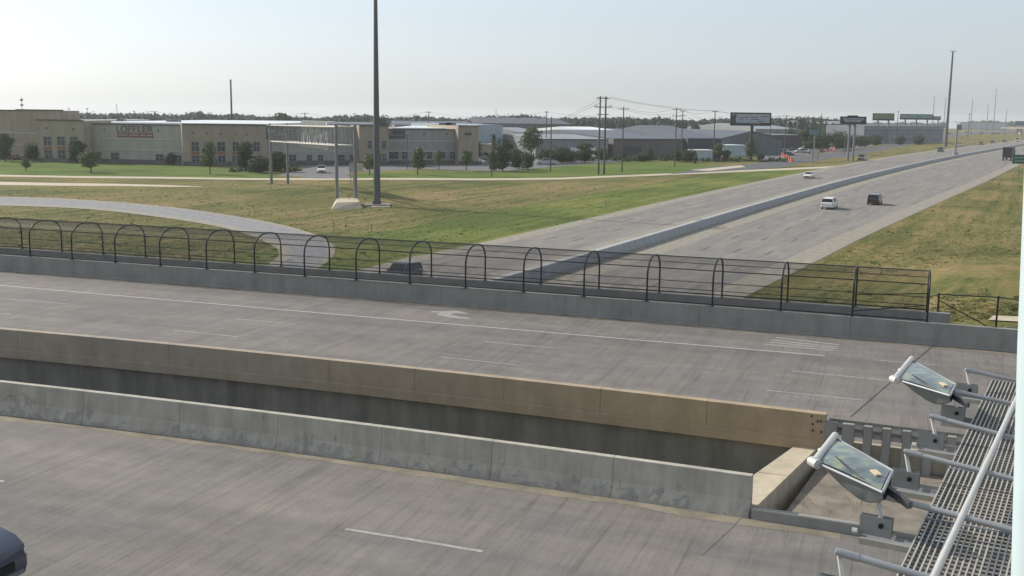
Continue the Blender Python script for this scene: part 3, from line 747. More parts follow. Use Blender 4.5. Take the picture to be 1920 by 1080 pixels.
sl = sheet('concrete_pad', [at(1852, 605, 4.9), at(1862, 597, 4.9), at(1960, 600, 4.9), at(1960, 611, 4.9)], 5.05, m_light, 'pale concrete pad in the grass by the fence')
# small litter
def litter(px, py, sz, mt, label, name='litter'):
    q = at(px, py, ZD + .01); mb = MB()
    mb.hexa([q + Vector(v) * sz for v in ((-1, -.5, 0), (.9, -.6, 0), (1.1, .5, 0), (-.8, .6, 0), (-.9, -.3, .25), (.6, -.5, .35), (1.2, .3, .7), (-.6, .4, .2))])
    setp(mb.build(name, mt), label, 'litter')
litter(663, 560, .07, m_paint, 'small white scrap by the foot of the far parapet')
litter(433, 826, .16, m_white_alu, 'bent pale piece of debris by the foot of the near barrier')
litter(690, 861, .09, m_paint, 'small white scrap of paper at the foot of the near barrier')
litter(1303, 607, .06, m_seal, 'small dark pebble by the far parapet near the middle')

# ================================================================== VEHICLES
paints = {}
def paint(name, col):
    if name not in paints:
        mt, t, b = new_mat('car_paint_' + name); b.inputs['Base Color'].default_value = (*col, 1)
        n = noise(t, coord(t), 4, 3, .6); t.links.new(mixc(t, tuple(col), ramp(t, n, [(.3, g3(.92)), (.7, g3(1.05))]), 1.0, 'MULTIPLY'), b.inputs['Base Color'])
        b.inputs['Roughness'].default_value = .35; b.inputs['Coat Weight'].default_value = .7; b.inputs['Coat Roughness'].default_value = .05
        paints[name] = mt
    return paints[name]
def loft(stations, close=True):
    """stations: (x, [(y,z)...]) same count"""
    mb = MB(); n = len(stations[0][1]); vs = []
    for x, ring in stations: vs += [(x, y, z) for y, z in ring]
    fs = []
    for i in range(len(stations) - 1):
        for k in range(n): a = i * n + k; b = i * n + (k + 1) % n; fs.append((a, b, b + n, a + n))
    fs.append(tuple(range(n))); fs.append(tuple((len(stations) - 1) * n + k for k in range(n)))
    return mb.add(vs, fs)
def ring(w_, z0, z1, tuck=.06):
    h = w_ / 2
    return [(-h + tuck, z0), (h - tuck, z0), (h, z0 + (z1 - z0) * .35), (h, z0 + (z1 - z0) * .7), (h - tuck, z1), (-h + tuck, z1), (-h, z0 + (z1 - z0) * .7), (-h, z0 + (z1 - z0) * .35)]
SPEC = {
    'sedan': dict(L=4.7, W=1.8, H=1.45, hood=.92, belt=.95, c=[(-1.55, .95), (-.95, 1.4), (.25, 1.43), (1.05, .95)], deck=.98),
    'suv': dict(L=4.6, W=1.86, H=1.72, hood=1.05, belt=1.08, c=[(-2.15, 1.08), (-1.95, 1.62), (.35, 1.70), (1.05, 1.08)], deck=1.1),
    'pickup': dict(L=5.7, W=2.0, H=1.9, hood=1.2, belt=1.2, c=[(-.75, 1.2), (-.6, 1.84), (.75, 1.86), (1.4, 1.2)], deck=1.2),
    'van': dict(L=5.6, W=2.0, H=2.3, hood=1.2, belt=1.25, c=[(-2.7, 1.25), (-2.65, 2.25), (1.5, 2.28), (2.2, 1.25)], deck=1.25),
}
def make_car(kind, colname, col, name, label, cat, loc, rz, group=None, detail=False):
    s_ = SPEC[kind]; L, W = s_['L'], s_['W']; t_ = thing(name, label, cat, loc, rz, group); pm_ = paint(colname, col)
    hx = L / 2
    st = [(-hx, ring(W * .86, .45, s_['deck'] * .86)), (-hx + .12, ring(W * .95, .32, s_['deck'] * .97)), (-hx + .7, ring(W, .26, s_['deck'])), (0, ring(W, .25, s_['belt'])),
          (s_['c'][-1][0], ring(W, .25, s_['belt'])), (hx - .9, ring(W * .99, .26, s_['hood'] * .97)), (hx - .35, ring(W * .95, .28, s_['hood'] * .88)), (hx - .08, ring(W * .88, .33, s_['hood'] * .78)), (hx, ring(W * .80, .38, s_['hood'] * .66))]
    loft(st).build('body', pm_, t_, local=True, smooth=True)
    (x0, z0), (x1, z1), (x2, z2), (x3, z3) = s_['c']
    wb, wt = W * .93, W * .74
    cab = loft([(x, [(-a / 2, s_['belt'] - .04), (a / 2, s_['belt'] - .04), (b / 2, z), (-b / 2, z)]) for x, z, a, b in
                ((x0, z0 + .01, wb, wb * .99), (x1, z1 - .05, wb, wt), (x2, z2 - .05, wb, wt), (x3, z3 + .01, wb, wb * .99))])
    cab.build('windows', m_glassdark, t_, local=True)
    rf = MB().hexa([(x1 - .03, -wt / 2 - .02, z1 - .06), (x2 + .06, -wt / 2 - .02, z2 - .06), (x2 + .06, wt / 2 + .02, z2 - .06), (x1 - .03, wt / 2 + .02, z1 - .06),
                    (x1 + .05, -wt / 2 + .06, z1 + .02), (x2 - .05, -wt / 2 + .06, z2 + .02), (x2 - .05, wt / 2 - .06, z2 + .02), (x1 + .05, wt / 2 - .06, z1 + .02)])
    rf.build('roof', pm_, t_, local=True, bevel=.02)
    for sy in (-1, 1):
        for xa, za, xb, zb in ((x0, s_['belt'], x1, z1), (x3, s_['belt'], x2, z2), ((x1 + x2) / 2, s_['belt'], (x1 + x2) / 2, (z1 + z2) / 2)):
            MB().bar((xa, sy * wb / 2 * 1.0, za - .03), (xb, sy * (wt / 2 + .01), zb - .03), .07, .06, (0, 1, 0)).build('pillar', pm_, t_, local=True)
    wr = .37 if kind in ('pickup', 'suv', 'van') else .33
    for sx in (-1, 1):
        for sy in (-1, 1):
            cx = sx * (hx - .95) - (.05 if sx > 0 else -.1); ys = sy * (W / 2 - .11)
            wl = MB().tube([(cx, ys - .11, wr), (cx, ys + .11, wr)], wr, 16).build('wheel', m_tyre, t_, local=True)
            MB().tube([(cx, ys + sy * .10, wr), (cx, ys + sy * .125, wr)], wr * .6, 12).build('rim', m_rim, wl, local=True)
    for sy in (-1, 1):
        MB().box((hx - .14, sy * W * .34, s_['hood'] * .66), (.16, .34, .14), -sy * .35).build('headlight', m_lamp, t_, local=True, bevel=.02)
        MB().box((-hx + .07, sy * W * .39, s_['deck'] * .74), (.14, .22, .24), sy * .3).build('taillight', m_red, t_, local=True, bevel=.02)
        MB().box((x3 - .15, sy * (W / 2 + .08), s_['belt'] + .08), (.1, .16, .12)).build('mirror', pm_, t_, local=True, bevel=.02)
    MB().box((hx - .02, 0, s_['hood'] * .50), (.08, W * .5, .2)).build('grille', m_black, t_, local=True, bevel=.02)
    MB().box((hx - .03, 0, .42), (.12, W * .72, .1)).build('bumper', m_galvd if kind == 'pickup' else m_black, t_, local=True, bevel=.02)
    if kind == 'pickup':
        MB().box((-1.85, 0, 1.215), (1.75, W * .82, .06)).build('cargo_bed', m_black, t_, local=True)
    return t_
HD = math.atan2(.895, .446)
def hdir(px, py):
    q = at(px, py); j = min(range(len(hm) - 1), key=lambda i: (hm[i] - q).length); d = hm[j + 1] - hm[j]; return math.atan2(d.y, d.x)
WHITE, BLACK, BLUE, SILV, GREY, DRED = (.72, .72, .70), (.015, .016, .018), (.02, .03, .06), (.38, .40, .42), (.09, .095, .10), (.12, .02, .02)
def car_at(px, py, *a, rz=None, z=.03, **k):
    q = at(px, py, z); c = make_car(*a, (q.x, q.y, z), rz, **k)
    if py < 500: c.scale = ((1.32,) * 3 if px > 1580 and py < 310 else (1.14,) * 3)
    return c
hw = hdir
car_at(1517, 334, 'sedan', 'white', WHITE, 'sedan_car', 'white car coming towards the bridge on the left carriageway', 'car', rz=hw(1517, 334) + PI)
car_at(1555, 391, 'suv', 'white', WHITE, 'suv_car', 'white hatchback driving away left of the dark one on the right carriageway', 'car', rz=hw(1555, 391))
car_at(1640, 383, 'suv', 'black', BLACK, 'suv_car', 'black car driving away with a long shadow on the right carriageway', 'car', rz=hw(1640, 383))
car_at(754, 528, 'suv', 'blue', BLUE, 'suv_car', 'dark blue car nearest the bridge seen through the arched fence', 'car', rz=hw(757, 512) + PI)
car_at(1616, 301, 'suv', 'grey', GREY, 'suv_car', 'dark grey car just beyond the billboard pole at the highway edge', 'car', rz=hw(1616, 301) + PI)
car_at(1764, 285, 'suv', 'black', BLACK, 'suv_car', 'black car with bright lights left of the median light pole', 'car', rz=hw(1764, 285) + PI)
car_at(1800, 275, 'sedan', 'silver', SILV, 'sedan_car', 'silver car just right of the median light pole', 'car', rz=hw(1800, 275) + PI)
car_at(1840, 271.5, 'sedan', 'black', BLACK, 'sedan_car', 'dark distant car behind the silver one, nearer of two', 'car', rz=hw(1840, 271) + PI)
car_at(1861, 268.5, 'sedan', 'black', BLACK, 'sedan_car', 'dark distant car, farther of the two ahead of the truck', 'car', rz=hw(1861, 268) + PI)
car_at(1908, 265.5, 'van', 'white', WHITE, 'van', 'white distant van beyond the truck on the left carriageway', 'van', rz=hw(1900, 265) + PI)
car_at(1676, 268, 'sedan', 'white', WHITE, 'sedan_car', 'white car on the dark frontage road', 'car', rz=rad(50))
car_at(1590, 284, 'sedan', 'black', BLACK, 'sedan_car', 'dark car on the frontage road beside the billboard pole', 'car', rz=rad(230))
car_at(603, 324, 'suv', 'white', WHITE, 'suv_car', 'white car facing the highway on the office driveway', 'car', rz=rad(-80))
car_at(893, 307, 'suv', 'white', WHITE, 'off_road_car', 'white off-road car in the lot among the trees', 'car', rz=rad(-10))
car_at(1024, 309, 'pickup', 'silver', SILV, 'pickup_truck', 'silver pickup beside the light wooden pole', 'pickup', rz=rad(190))
car_at(1063, 304, 'pickup', 'white', WHITE, 'pickup_truck', 'white pickup parked right of the silver pickup', 'pickup', rz=rad(190))
car_at(1090, 301, 'pickup', 'silver', SILV, 'pickup_truck', 'silver truck parked farthest right in the row under the trees', 'pickup', rz=rad(185))
car_at(14, 300, 'sedan', 'dred', DRED, 'sedan_car', 'dark red car at the far left of the photo', 'car', rz=rad(10))
car_at(38, 299, 'sedan', 'grey', GREY, 'sedan_car', 'dark grey car with lit front beside the dark red car', 'car', rz=rad(190))
for k, (px, py, c_, nm, lab) in enumerate([(1452, 287, BLACK, 'black', 'dark car at the left of the store lot'), (1478, 292, BLUE, 'blue', 'blue car in the front row of the store lot'), (1500, 287, SILV, 'silver', 'pale silver car in the store lot'),
                                           (1518, 287, WHITE, 'white', 'white car right of the silver car in the store lot'), (1536, 286, GREY, 'grey', 'grey car at the right of the store lot row'), (1648, 263, SILV, 'silver', 'silver car beside the grey long building'), (857, 300, GREY, 'grey', 'dark car parked before the office windows at right'),
                                           (840, 303, DRED, 'dred', 'maroon car parked before the office building')]):
    car_at(px, py, 'sedan' if k % 2 else 'suv', nm, c_, 'parked_car', lab, 'car', rz=rad([200, 20, 195, 190, 10, 40, 190, 15][k]))
CL = [(1883, 267, BLACK, 'black', 'small dark car on the highway between the distant dark pair and the white van'), (1744, 258, BLACK, 'black', 'small dark car far up the frontage road'), (1722, 262.5, GREY, 'grey', 'small grey car on the frontage road beyond the white one'),
      (1627, 266, WHITE, 'white', 'white car at the left of the lot by the grey long building'), (1637, 265, BLACK, 'black', 'black car in the lot by the grey long building'), (1660, 261, DRED, 'dred', 'maroon car in the lot by the grey long building'), (1618, 268, SILV, 'silver', 'silver car behind the twin billboard poles'),
      (1464, 289, SILV, 'silver', 'silver car between the dark and the blue one in the store lot'), (1488, 283, BLACK, 'black', 'black car in the back row of the store lot'), (1507, 282, WHITE, 'white', 'white car in the back row of the store lot'), (1526, 289, BLUE, 'blue', 'blue car at the end of the front row of the store lot'), (1577, 279, BLACK, 'black', 'black car left of the twin billboard poles'),
      (1690, 262, SILV, 'silver', 'pale car parked before the right part of the grey long building'), (1705, 259, BLACK, 'black', 'dark car parked before the right end of the grey long building')]
for k, (px, py, c_, nm, lab) in enumerate(CL): car_at(px, py, 'suv' if k % 2 else 'sedan', nm, c_, 'parked_car' if k > 2 else 'sedan_car', lab, 'car', rz=[hw(1883, 267) + PI, rad(50), rad(48)][k] if k < 3 else rad([20, 200, 10, 190][k % 4]))
# RV / van by the warehouse
car_at(1138, 286, 'van', 'white', WHITE, 'camper_van', 'white camper van parked against the brown warehouse', 'van', rz=rad(5))
car_at(920, 299, 'van', 'lightblue', (.40, .46, .5), 'box_van', 'pale box van behind the white off-road car', 'van', rz=rad(60))
# foreground pickup nose at the lower left
q = at(30, 1050, 6.2); dr = Vector((.935, -.345, 0)); tq = q - dr * 2.84 + Vector((dr.y, -dr.x, 0)) * .55
tq.z = ZD + .002
make_car('pickup', 'blue', BLUE, 'pickup_truck', 'dark blue pickup nose entering at the lower left corner', 'pickup', tq, math.atan2(dr.y, dr.x))
# truck
q = at(1889, 301); a = hdir(1886, 297); tk = thing('box_truck', 'dark box trailer truck driving away at the right edge', 'truck', (q.x, q.y, .03), a)
m_tk = plain('dark_trailer_paint', (.03, .028, .04), .5)
tk.scale = (1.25,) * 3
MB().box((2, 0, 2.55), (10, 2.6, 3.1)).build('trailer_box', m_tk, tk, local=True, bevel=.04)
MB().box((-3.04, 0, 2.5), (.06, 2.3, 2.7)).build('rear_door', m_tk, tk, local=True)
MB().box((-3.1, 0, .95), (.1, 2.3, .14)).build('rear_bumper', m_galvd, tk, local=True)
MB().box((9.1, 0, 1.9), (3, 2.4, 2.6)).build('cab', m_tk, tk, local=True, bevel=.2)
for x in (-1.8, -.6, 7.6, 9.9):
    for sy in (-1, 1): MB().tube([(x, sy * 1.25, .5), (x, sy * .95, .5)], .5, 14).build('wheel', m_tyre, tk, local=True)
for sy in (-1, 1): MB().box((-3.1, sy * 1.05, 1.15), (.06, .25, .14)).build('taillight', m_red, tk, local=True)

# ================================================================== MASTS, GANTRY, SIGNS
def high_mast(px, py, h, rb, rt, label, name='high_mast_light', nlamp=6, vis=True):
    q = at(px, py); t_ = thing(name, label, 'light mast', (q.x, q.y, 0), 0, 'tall highway light masts')
    MB().tube([(0, 0, 0), (0, 0, h)], [rb, rt], 12).build('mast', m_polepaint, t_, local=True, smooth=True)
    MB().tube([(0, 0, h - .3), (0, 0, h)], [.35, .35], 10).build('lamp_ring', m_galvd, t_, local=True)
    for k in range(nlamp):
        a = 2 * PI * k / nlamp; hd = MB()
        hd.bar((math.cos(a) * .3, math.sin(a) * .3, h - .1), (math.cos(a) * 1.3, math.sin(a) * 1.3, h - .1), .07, .07)
        hd.tube([(math.cos(a) * 1.5, math.sin(a) * 1.5, h - .5), (math.cos(a) * 1.5, math.sin(a) * 1.5, h + .05)], [.36, .15], 8)
        hd.build('lamp_head', m_galvd, t_, local=True)
    return t_
t_ = high_mast(707, 386, 38, .60, .25, 'nearest tall light mast, running out of the top of the photo beside the gantry')
MB().box((0, 0, .55), (1.3, 1.3, .5)).build('access_box', m_polepaint, t_, local=True, bevel=.05)
MB().box((.1, -.1, .12), (4.2, 3.6, .35), .1).build('footing', m_par, t_, local=True, bevel=.08)
MB().box((.9, -2.6, .05), (3.0, 1.2, .14), .1).build('pad', m_light, t_, local=True)
high_mast(1773, 275, 55, .85, .45, 'tall light mast with crown of lamps left of the median light pole')
for px, py, yt, lab in ((1863, 232, 167, 'distant mast left of the overpass traffic, tallest of the far ones'), (1748, 238, 181, 'distant mast right above the wide green billboards'), (1769, 240, 183, 'distant thin mast just left of the tall one'),
                        (1820, 236, 187, 'distant faint mast above the utility pole'), (1850, 236, 196, 'very faint distant mast left of the tallest far one'), (1885, 236, 205, 'faintest distant mast nearest the right edge')):
    D = 30000 / (py - (216 + .0129 * (px - 960))) if False else 1300.0
    b_ = atY(px, py, D); top = atY(px, yt, D)
    t2 = thing('high_mast_light', lab, 'light mast', (b_.x, b_.y, 0), 0, 'tall highway light masts')
    MB().tube([(0, 0, 0), (0, 0, top.z)], [.55, .3], 8).build('mast', m_galvd, t2, local=True)
    MB().tube([(0, 0, top.z - .4), (0, 0, top.z)], [1.6, .8], 8).build('lamp_ring', m_galvd, t2, local=True)
# median light pole
q = at(1791, 290.5); t_ = thing('light_pole', 'short thick grey pole standing on the median barrier', 'light pole', (q.x, q.y, 0))
zt_ = onwall(1798, 232, q, q + Vector((1, 0, 0))).z
MB().tube([(0, 0, 0), (0, 0, zt_)], [.42, .34], 10).build('pole', m_galvd, t_, local=True, smooth=True)
MB().box((1.0, 0, zt_ - 1.6), (1.6, .7, 2.4)).build('sign_back', m_galvd, t_, local=True, bevel=.05)
MB().box((0, 0, .5), (1.9, 1.9, 1.1)).build('base', m_par, t_, local=True, bevel=.1)
# ---- gantry (overhead sign truss over the ramp, seen from behind)
gA, gB = at(632, 383), at(667, 383)      # near frame legs
gC, gD = at(509, 345), at(540, 345)      # far frame legs
ga = thing('sign_gantry', 'overhead truss sign gantry spanning the ramps on four steel columns', 'sign gantry', ((gA.x + gC.x) / 2, (gA.y + gC.y) / 2, 0))
zg1 = onwall(600, 237, gA, gC).z
zN_hi = onwall(630, 238, gA, gA + Vector((1, 0, 0))).z; zN_lo = onwall(632, 273, gA, gA + Vector((1, 0, 0))).z
zF_hi = onwall(508, 235, gC, gC + Vector((1, 0, 0))).z; zF_lo = onwall(510, 265, gC, gC + Vector((1, 0, 0))).z
zh = (zN_hi + zF_hi) / 2; zl = (zN_lo + zF_lo) / 2
V3 = lambda p, z: Vector((p.x, p.y, z))
for p, zz in ((gA, zN_hi), (gB, zN_hi), (gC, zF_hi), (gD, zF_hi)):
    MB().tube([V3(p, 0), V3(p, zz + .4)], [.30, .26], 10).build('column', m_galvd, ga, smooth=True)
for a, b in ((gA, gB), (gC, gD)):
    zz1, zz2 = (zN_hi, zN_lo) if a is gA else (zF_hi, zF_lo)
    for z_ in (zz1, zz2): MB().tube([V3(a, z_), V3(b, z_)], .14, 8).build('cross_beam', m_galv, ga)
    mb = MB(); mb.tube([V3(a, 3), V3(b, zz2 - 1)], .07, 6)
TR = {}
for nm, a, b in (('front', gA, gC), ('back', gB, gD)):
    for z0_, z1_ in ((zN_hi, zF_hi), (zN_lo, zF_lo)):
        MB().tube([V3(a, z0_), V3(b, z1_)], .125, 8).build('chord', m_galv, ga, smooth=True)
NB = 22
for k in range(NB):
    f0, f1 = k / NB, (k + 1) / NB
    for a, b in ((gA, gC), (gB, gD)):
        p0, p1_ = a.lerp(b, f0), a.lerp(b, f1); h0, h1 = zN_hi + (zF_hi - zN_hi) * f0, zN_hi + (zF_hi - zN_hi) * f1
        l0, l1 = zN_lo + (zF_lo - zN_lo) * f0, zN_lo + (zF_lo - zN_lo) * f1
        MB().tube([V3(p0, l0), V3(p1_, h1)] if k % 2 else [V3(p0, h0), V3(p1_, l1)], .055, 5).build('lattice_bar', m_galvd, ga)
        MB().tube([V3(p0, l0), V3(p0, h0)], .045, 5).build('lattice_bar', m_galvd, ga)
    p0, p1_ = gA.lerp(gC, f0), gB.lerp(gD, f1)
    MB().tube([V3(p0, h0), V3(p1_, h1)], .045, 5).build('lattice_bar', m_galvd, ga)
# backs of the sign panels hung on the far side: vertical stiffener strips
sgl = thing('overhead_sign', 'back of a large overhead sign panel with vertical stiffeners on the gantry', 'road sign', tuple(V3(gB.lerp(gD, .3), zl)))
m_signback = plain('aluminium_sign_back', (.33, .34, .33), .5, .3)
fA, fB = .38, .76
for k in range(11):
    f = fA + (fB - fA) * k / 11; f1 = fA + (fB - fA) * (k + .985) / 11
    dirn = (gD - gB).normalized(); nrm = Vector((dirn.y, -dirn.x, 0)) * (-.45)
    a, b = gB.lerp(gD, f) - nrm, gB.lerp(gD, f1) - nrm
    MB().bar(V3(a, (zl + zh) / 2), V3(b, (zl + zh) / 2), .06, (zh - zl) * 1.62).build('sign_plank', m_signback, sgl)
    a2 = gB.lerp(gD, f1 + .006) - nrm * .8; 
    MB().bar(V3(a2, zl - .9), V3(a2, zh + .9), .16, .2, (1, 0, 0)).build('stiffener', m_white_alu, sgl)
# concrete base of the near frame
bs = MB(); c0, c1, c2, c3 = at(620, 394), at(681, 391), at(676, 381), at(626, 381)
bs.hexa([V3(c0, 0), V3(c1, 0), V3(c2, 0), V3(c3, 0), V3(c0.lerp(c2, .18), 1.0), V3(c1.lerp(c3, .12), 1.0), V3(c2.lerp(c0, .12), 1.0), V3(c3.lerp(c1, .12), 1.0)])
bs.build('footing', m_light, ga, bevel=.05)
q = at(504, 346); setp(MB().box((q.x, q.y, .2), (.6, .5, .4)).build('concrete_block', m_light), 'small pale block by the foot of the far gantry column', 'block')
# two-post sign right of gantry
q0, q1 = at(658, 348), at(663, 350)
s2 = thing('road_sign', 'narrow white two-post sign standing behind the near gantry columns', 'road sign', (q0.x, q0.y, 0))
for q in (q0, q1): MB().tube([q, V3(q, 5.4)], .07, 6).build('post', m_galvd, s2)
for k, (pa, pb) in enumerate(((654.5, 657), (658.5, 664))):
    a, b = onwall(pa, 305, q0, q0 + Vector((1, 0, 0))), onwall(pb, 323, q0, q0 + Vector((1, 0, 0)))
    MB().hexa([(a.x, a.y - .15, b.z), (b.x, a.y - .15, b.z), (b.x, a.y - .1, b.z), (a.x, a.y - .1, b.z), (a.x, a.y - .15, a.z), (b.x, a.y - .15, a.z), (b.x, a.y - .1, a.z), (a.x, a.y - .1, a.z)]).build('sign_panel', m_paint, s2)
# monument sign
q = at(674, 321); setp(MB().box((q.x, q.y, 1.0), (1.9, .5, 2.0)).build('monument_sign', m_light), 'low pale monument sign right of the near gantry columns', 'sign')
# delineators
for px, py, h, lab in ((626, 438, 1.5, 'thin dark marker post at the tip of the loop ramp'), (697, 436, 1.1, 'thin faint marker post in the grass right of the ramp'), (1136, 392, 1.2, 'thin marker post in the verge near the highway'), (655, 385, 1.6, 'short marker post between the gantry legs')):
    q = at(px, py); mb = MB(); mb.tube([q, V3(q, h)], .05, 6); mb.box((q.x, q.y, h - .15), (.14, .04, .3)); setp(mb.build('marker_post', m_galvd), lab, 'marker post')
# green sign at right edge
q = at(1908, 337); sg = thing('road_sign', 'green guide sign on posts at the right edge of the photo', 'road sign', (q.x, q.y, 0))
m_green = plain('sign_green', (.01, .13, .075), .5)
zt_ = onwall(1908, 290, q, q + Vector((1, 0, 0))).z; zb_ = onwall(1908, 307, q, q + Vector((1, 0, 0))).z
xl_ = onwall(1898, 300, q, q + Vector((1, 0, 0))).x; xr_ = xl_ + 6.3
MB().box(((xl_ + xr_) / 2, q.y - .1, (zt_ + zb_) / 2), (xr_ - xl_, .08, zt_ - zb_)).build('sign_panel', m_green, sg, bevel=.02)
for x in (q.x, q.x + 3.2): MB().bar((x, q.y, 0), (x, q.y, zt_ - .1), .14, .14, (0, 1, 0)).build('post', m_galvd, sg)
for z_, wd_ in ((zt_ - .75, 3.6), (zt_ - 1.6, 2.6)):
    for k in range(3): MB().box((xl_ + .9 + k * wd_ / 3, q.y - .16, z_), (wd_ / 3.6, .02, .38)).build('legend_bar', m_worn, sg)
# grey back of a road sign & pole pair in front of frontage road
q = at(1527, 312); sb_ = thing('road_sign', 'large grey back of a guide sign beside the frontage road', 'road sign', (q.x, q.y, 0))
zt_ = onwall(1527, 280, q, q + Vector((1, 0, 0))).z; zb_ = onwall(1527, 297, q, q + Vector((1, 0, 0))).z
a = onwall(1520, 290, q, q + Vector((1, 0, 0))); b = onwall(1537, 290, q, q + Vector((1, 0, 0)))
MB().box(((a.x + b.x) / 2, q.y + .1, (zt_ + zb_) / 2), (b.x - a.x, .08, zt_ - zb_)).build('sign_panel', m_galv, sb_)
for x in (a.x + .8, b.x - .6): MB().bar((x, q.y, 0), (x, q.y, zt_), .14, .14, (0, 1, 0)).build('post', m_galvd, sb_)
# ---- billboards
def billboard(pxl, pxr, pyt, pyb, base, colr, label, mt=None, panel=None, name='billboard', npole=1, tilt=0):
    q = at(*base) if len(base) == 2 else atY(base[0], base[1], base[2])
    q = V3(q, 0); t_ = thing(name, label, 'billboard', (q.x, q.y, 0))
    W1 = q + Vector((1, tilt, 0))
    tl, tr = onwall(pxl, pyt, q, W1), onwall(pxr, pyt, q, W1); zb = onwall((pxl + pxr) / 2, pyb, q, W1).z; zt2 = (tl.z + tr.z) / 2
    n = Vector((tilt, -1, 0)).normalized(); a, b = V3(tl, 0), V3(tr, 0)
    mid = (a + b) / 2
    MB().bar(V3(a, (zt2 + zb) / 2) - n * 0, V3(b, (zt2 + zb) / 2), 1.0, zt2 - zb).build('frame', m_black, t_)
    ins = (b - a).normalized() * .5
    MB().bar(V3(a, (zt2 + zb) / 2 + .3) + ins + n * .53, V3(b, (zt2 + zb) / 2 + .3) - ins + n * .53, .06, (zt2 - zb) - 1.6).build('poster', colr, t_)
    MB().bar(V3(a, zb + .1) + n * 1.1, V3(b, zb + .1) + n * 1.1, 1.1, .12).build('catwalk', m_galvd, t_)
    for k in range(npole):
        c = q if npole == 1 else a.lerp(b, (k + .5) / npole)
        MB().tube([V3(c, 0), V3(c, zb + .5)], .55, 12).build('pole', mt or m_galvd, t_, smooth=True)
    return t_, a, b, zb, zt2, n
m_post1 = plain('grey_blue_poster', (.33, .38, .42), .6, var=.2, vs=.25)
m_post2 = plain('dark_poster', (.07, .075, .09), .6, var=.5, vs=.4)
m_post3 = plain('olive_green_poster', (.16, .22, .08), .6, var=.4, vs=.2)
m_post4 = plain('teal_poster', (.15, .25, .24), .6, var=.3, vs=.2)
m_brown = plain('brown_steel', (.05, .035, .038), .7)
t_, a, b, zb, zt2, n = billboard(1370, 1446, 211, 236, (1407, 301, 390), m_post1, 'largest billboard, pale with a dark figure at its left, on one brown pole', m_brown)
d = (b - a).normalized()
def bb_box(f0, f1, z0, z1, mt, name):
    MB().bar(V3(a.lerp(b, f0), (z0 + z1) / 2) + n * .58, V3(a.lerp(b, f1), (z0 + z1) / 2) + n * .58, .05, z1 - z0).build(name, mt, t_)
m_fig = plain('dark_print', (.05, .05, .065), .6); m_pink = plain('dull_red_print', (.2, .12, .11), .6); m_txt = plain('blue_grey_print', (.13, .14, .2), .6)
bb_box(.03, .13, zb + .8, zt2 - 1.0, m_fig, 'print_figure'); bb_box(.10, .14, zt2 - 1.5, zt2 - .6, m_fig, 'print_figure')
bb_box(.03, .42, zb + .45, zb + 1.0, m_fig, 'print_band'); bb_box(.45, .72, zb + .6, zb + 1.1, m_pink, 'print_band')
for f0, f1, zf in ((.19, .22, .62), (.24, .34, .60), (.36, .44, .62), (.50, .68, .64), (.74, .93, .7), (.22, .30, .45), (.50, .70, .48), (.66, .80, .32)):
    zz = zb + (zt2 - zb) * zf; bb_box(f0, f1, zz - .13, zz + .22, m_txt, 'print_line')
t_, a, b, zb, zt2, n = billboard(1576, 1624, 218.5, 233, (1594, 302), m_post2, 'dark billboard on twin pale poles beside the dark grey car', m_galv, npole=0)
for c in (-.95, .95):
    MB().tube([V3(at(1594, 302), 0) + Vector((c, 0, 0)), V3(at(1594, 302), zb + .4) + Vector((c, 0, 0))], .42, 10).build('pole', m_galvd, t_)
for k, zf in enumerate((.72, .52, .34)):
    zz = zb + (zt2 - zb) * zf
    MB().bar(V3(a.lerp(b, .08 + .04 * k), zz) + n * .6, V3(a.lerp(b, .9 - .06 * k), zz) + n * .6, .05, .35).build('print_line', m_post1, t_)
MB().bar(V3(a.lerp(b, .28), zt2 + .15), V3(a.lerp(b, .68), zt2 + .15), .9, .5).build('top_extension', m_black, t_)
billboard(1637, 1677, 212.5, 226, (1660, 262, 700), m_post3, 'green and grey billboard between the dark one and the teal one', npole=2)
billboard(1688, 1750, 214, 224.5, (1720, 258, 800), m_post4, 'widest teal billboard right of the green one', npole=3)
billboard(1750, 1764, 218, 225, (1757, 254, 900), m_post4, 'small teal billboard overlapped by the wide teal one')
q = at(1528, 294); t_ = thing('store_sign', 'teal square store sign above the lot trees', 'sign', (q.x, q.y + 30, 0))
qq = Vector((q.x, q.y + 30, 0)); a = onwall(1519, 243.5, qq, qq + Vector((1, 0, 0))); b = onwall(1537, 252.5, qq, qq + Vector((1, 0, 0)))
m_teal = plain('teal_panel', (.09, .19, .21), .5)
MB().box(((a.x + b.x) / 2, qq.y, (a.z + b.z) / 2), (b.x - a.x, .5, a.z - b.z)).build('sign_panel', m_teal, t_, bevel=.05)
MB().tube([((a.x + b.x) / 2, qq.y, 0), ((a.x + b.x) / 2, qq.y, b.z)], .3, 8).build('pole', m_galvd, t_)

# ---- utility poles and wires
WIRES = []
def upole(px, py, pyt, pxt, label, arms, r=.15, Y=None, group='wooden utility poles'):
    q = at(px, py) if Y is None else V3(atY(px, py, Y), 0)
    zt2 = onwall(pxt, pyt, q, q + Vector((1, 0, 0))).z
    t_ = thing('utility_pole', label, 'utility pole', (q.x, q.y, 0), 0, group)
    MB().tube([(0, 0, 0), (0, 0, zt2)], [r, r * .7], 8).build('pole', m_wood, t_, local=True, smooth=True)
    for dz, wl in arms:
        MB().box((0, -.2, zt2 - dz), (wl, .14, .16)).build('crossarm', m_wood, t_, local=True)
        for k in (-1, -.55, .55, 1): MB().tube([(k * wl * .47, -.2, zt2 - dz + .08), (k * wl * .47, -.2, zt2 - dz + .38)], [.07, .04], 6).build('insulator', m_galvd, t_, local=True)
    return t_, Vector((q.x, q.y, zt2))
def wire(a, b, sag, r=.03):
    WIRES.append((a, b, sag, r))
k1, T1_ = upole(1122, 327, 180, 1125.5, 'left pole of the tall twin utility poles', [(.6, 2.0)], .26)
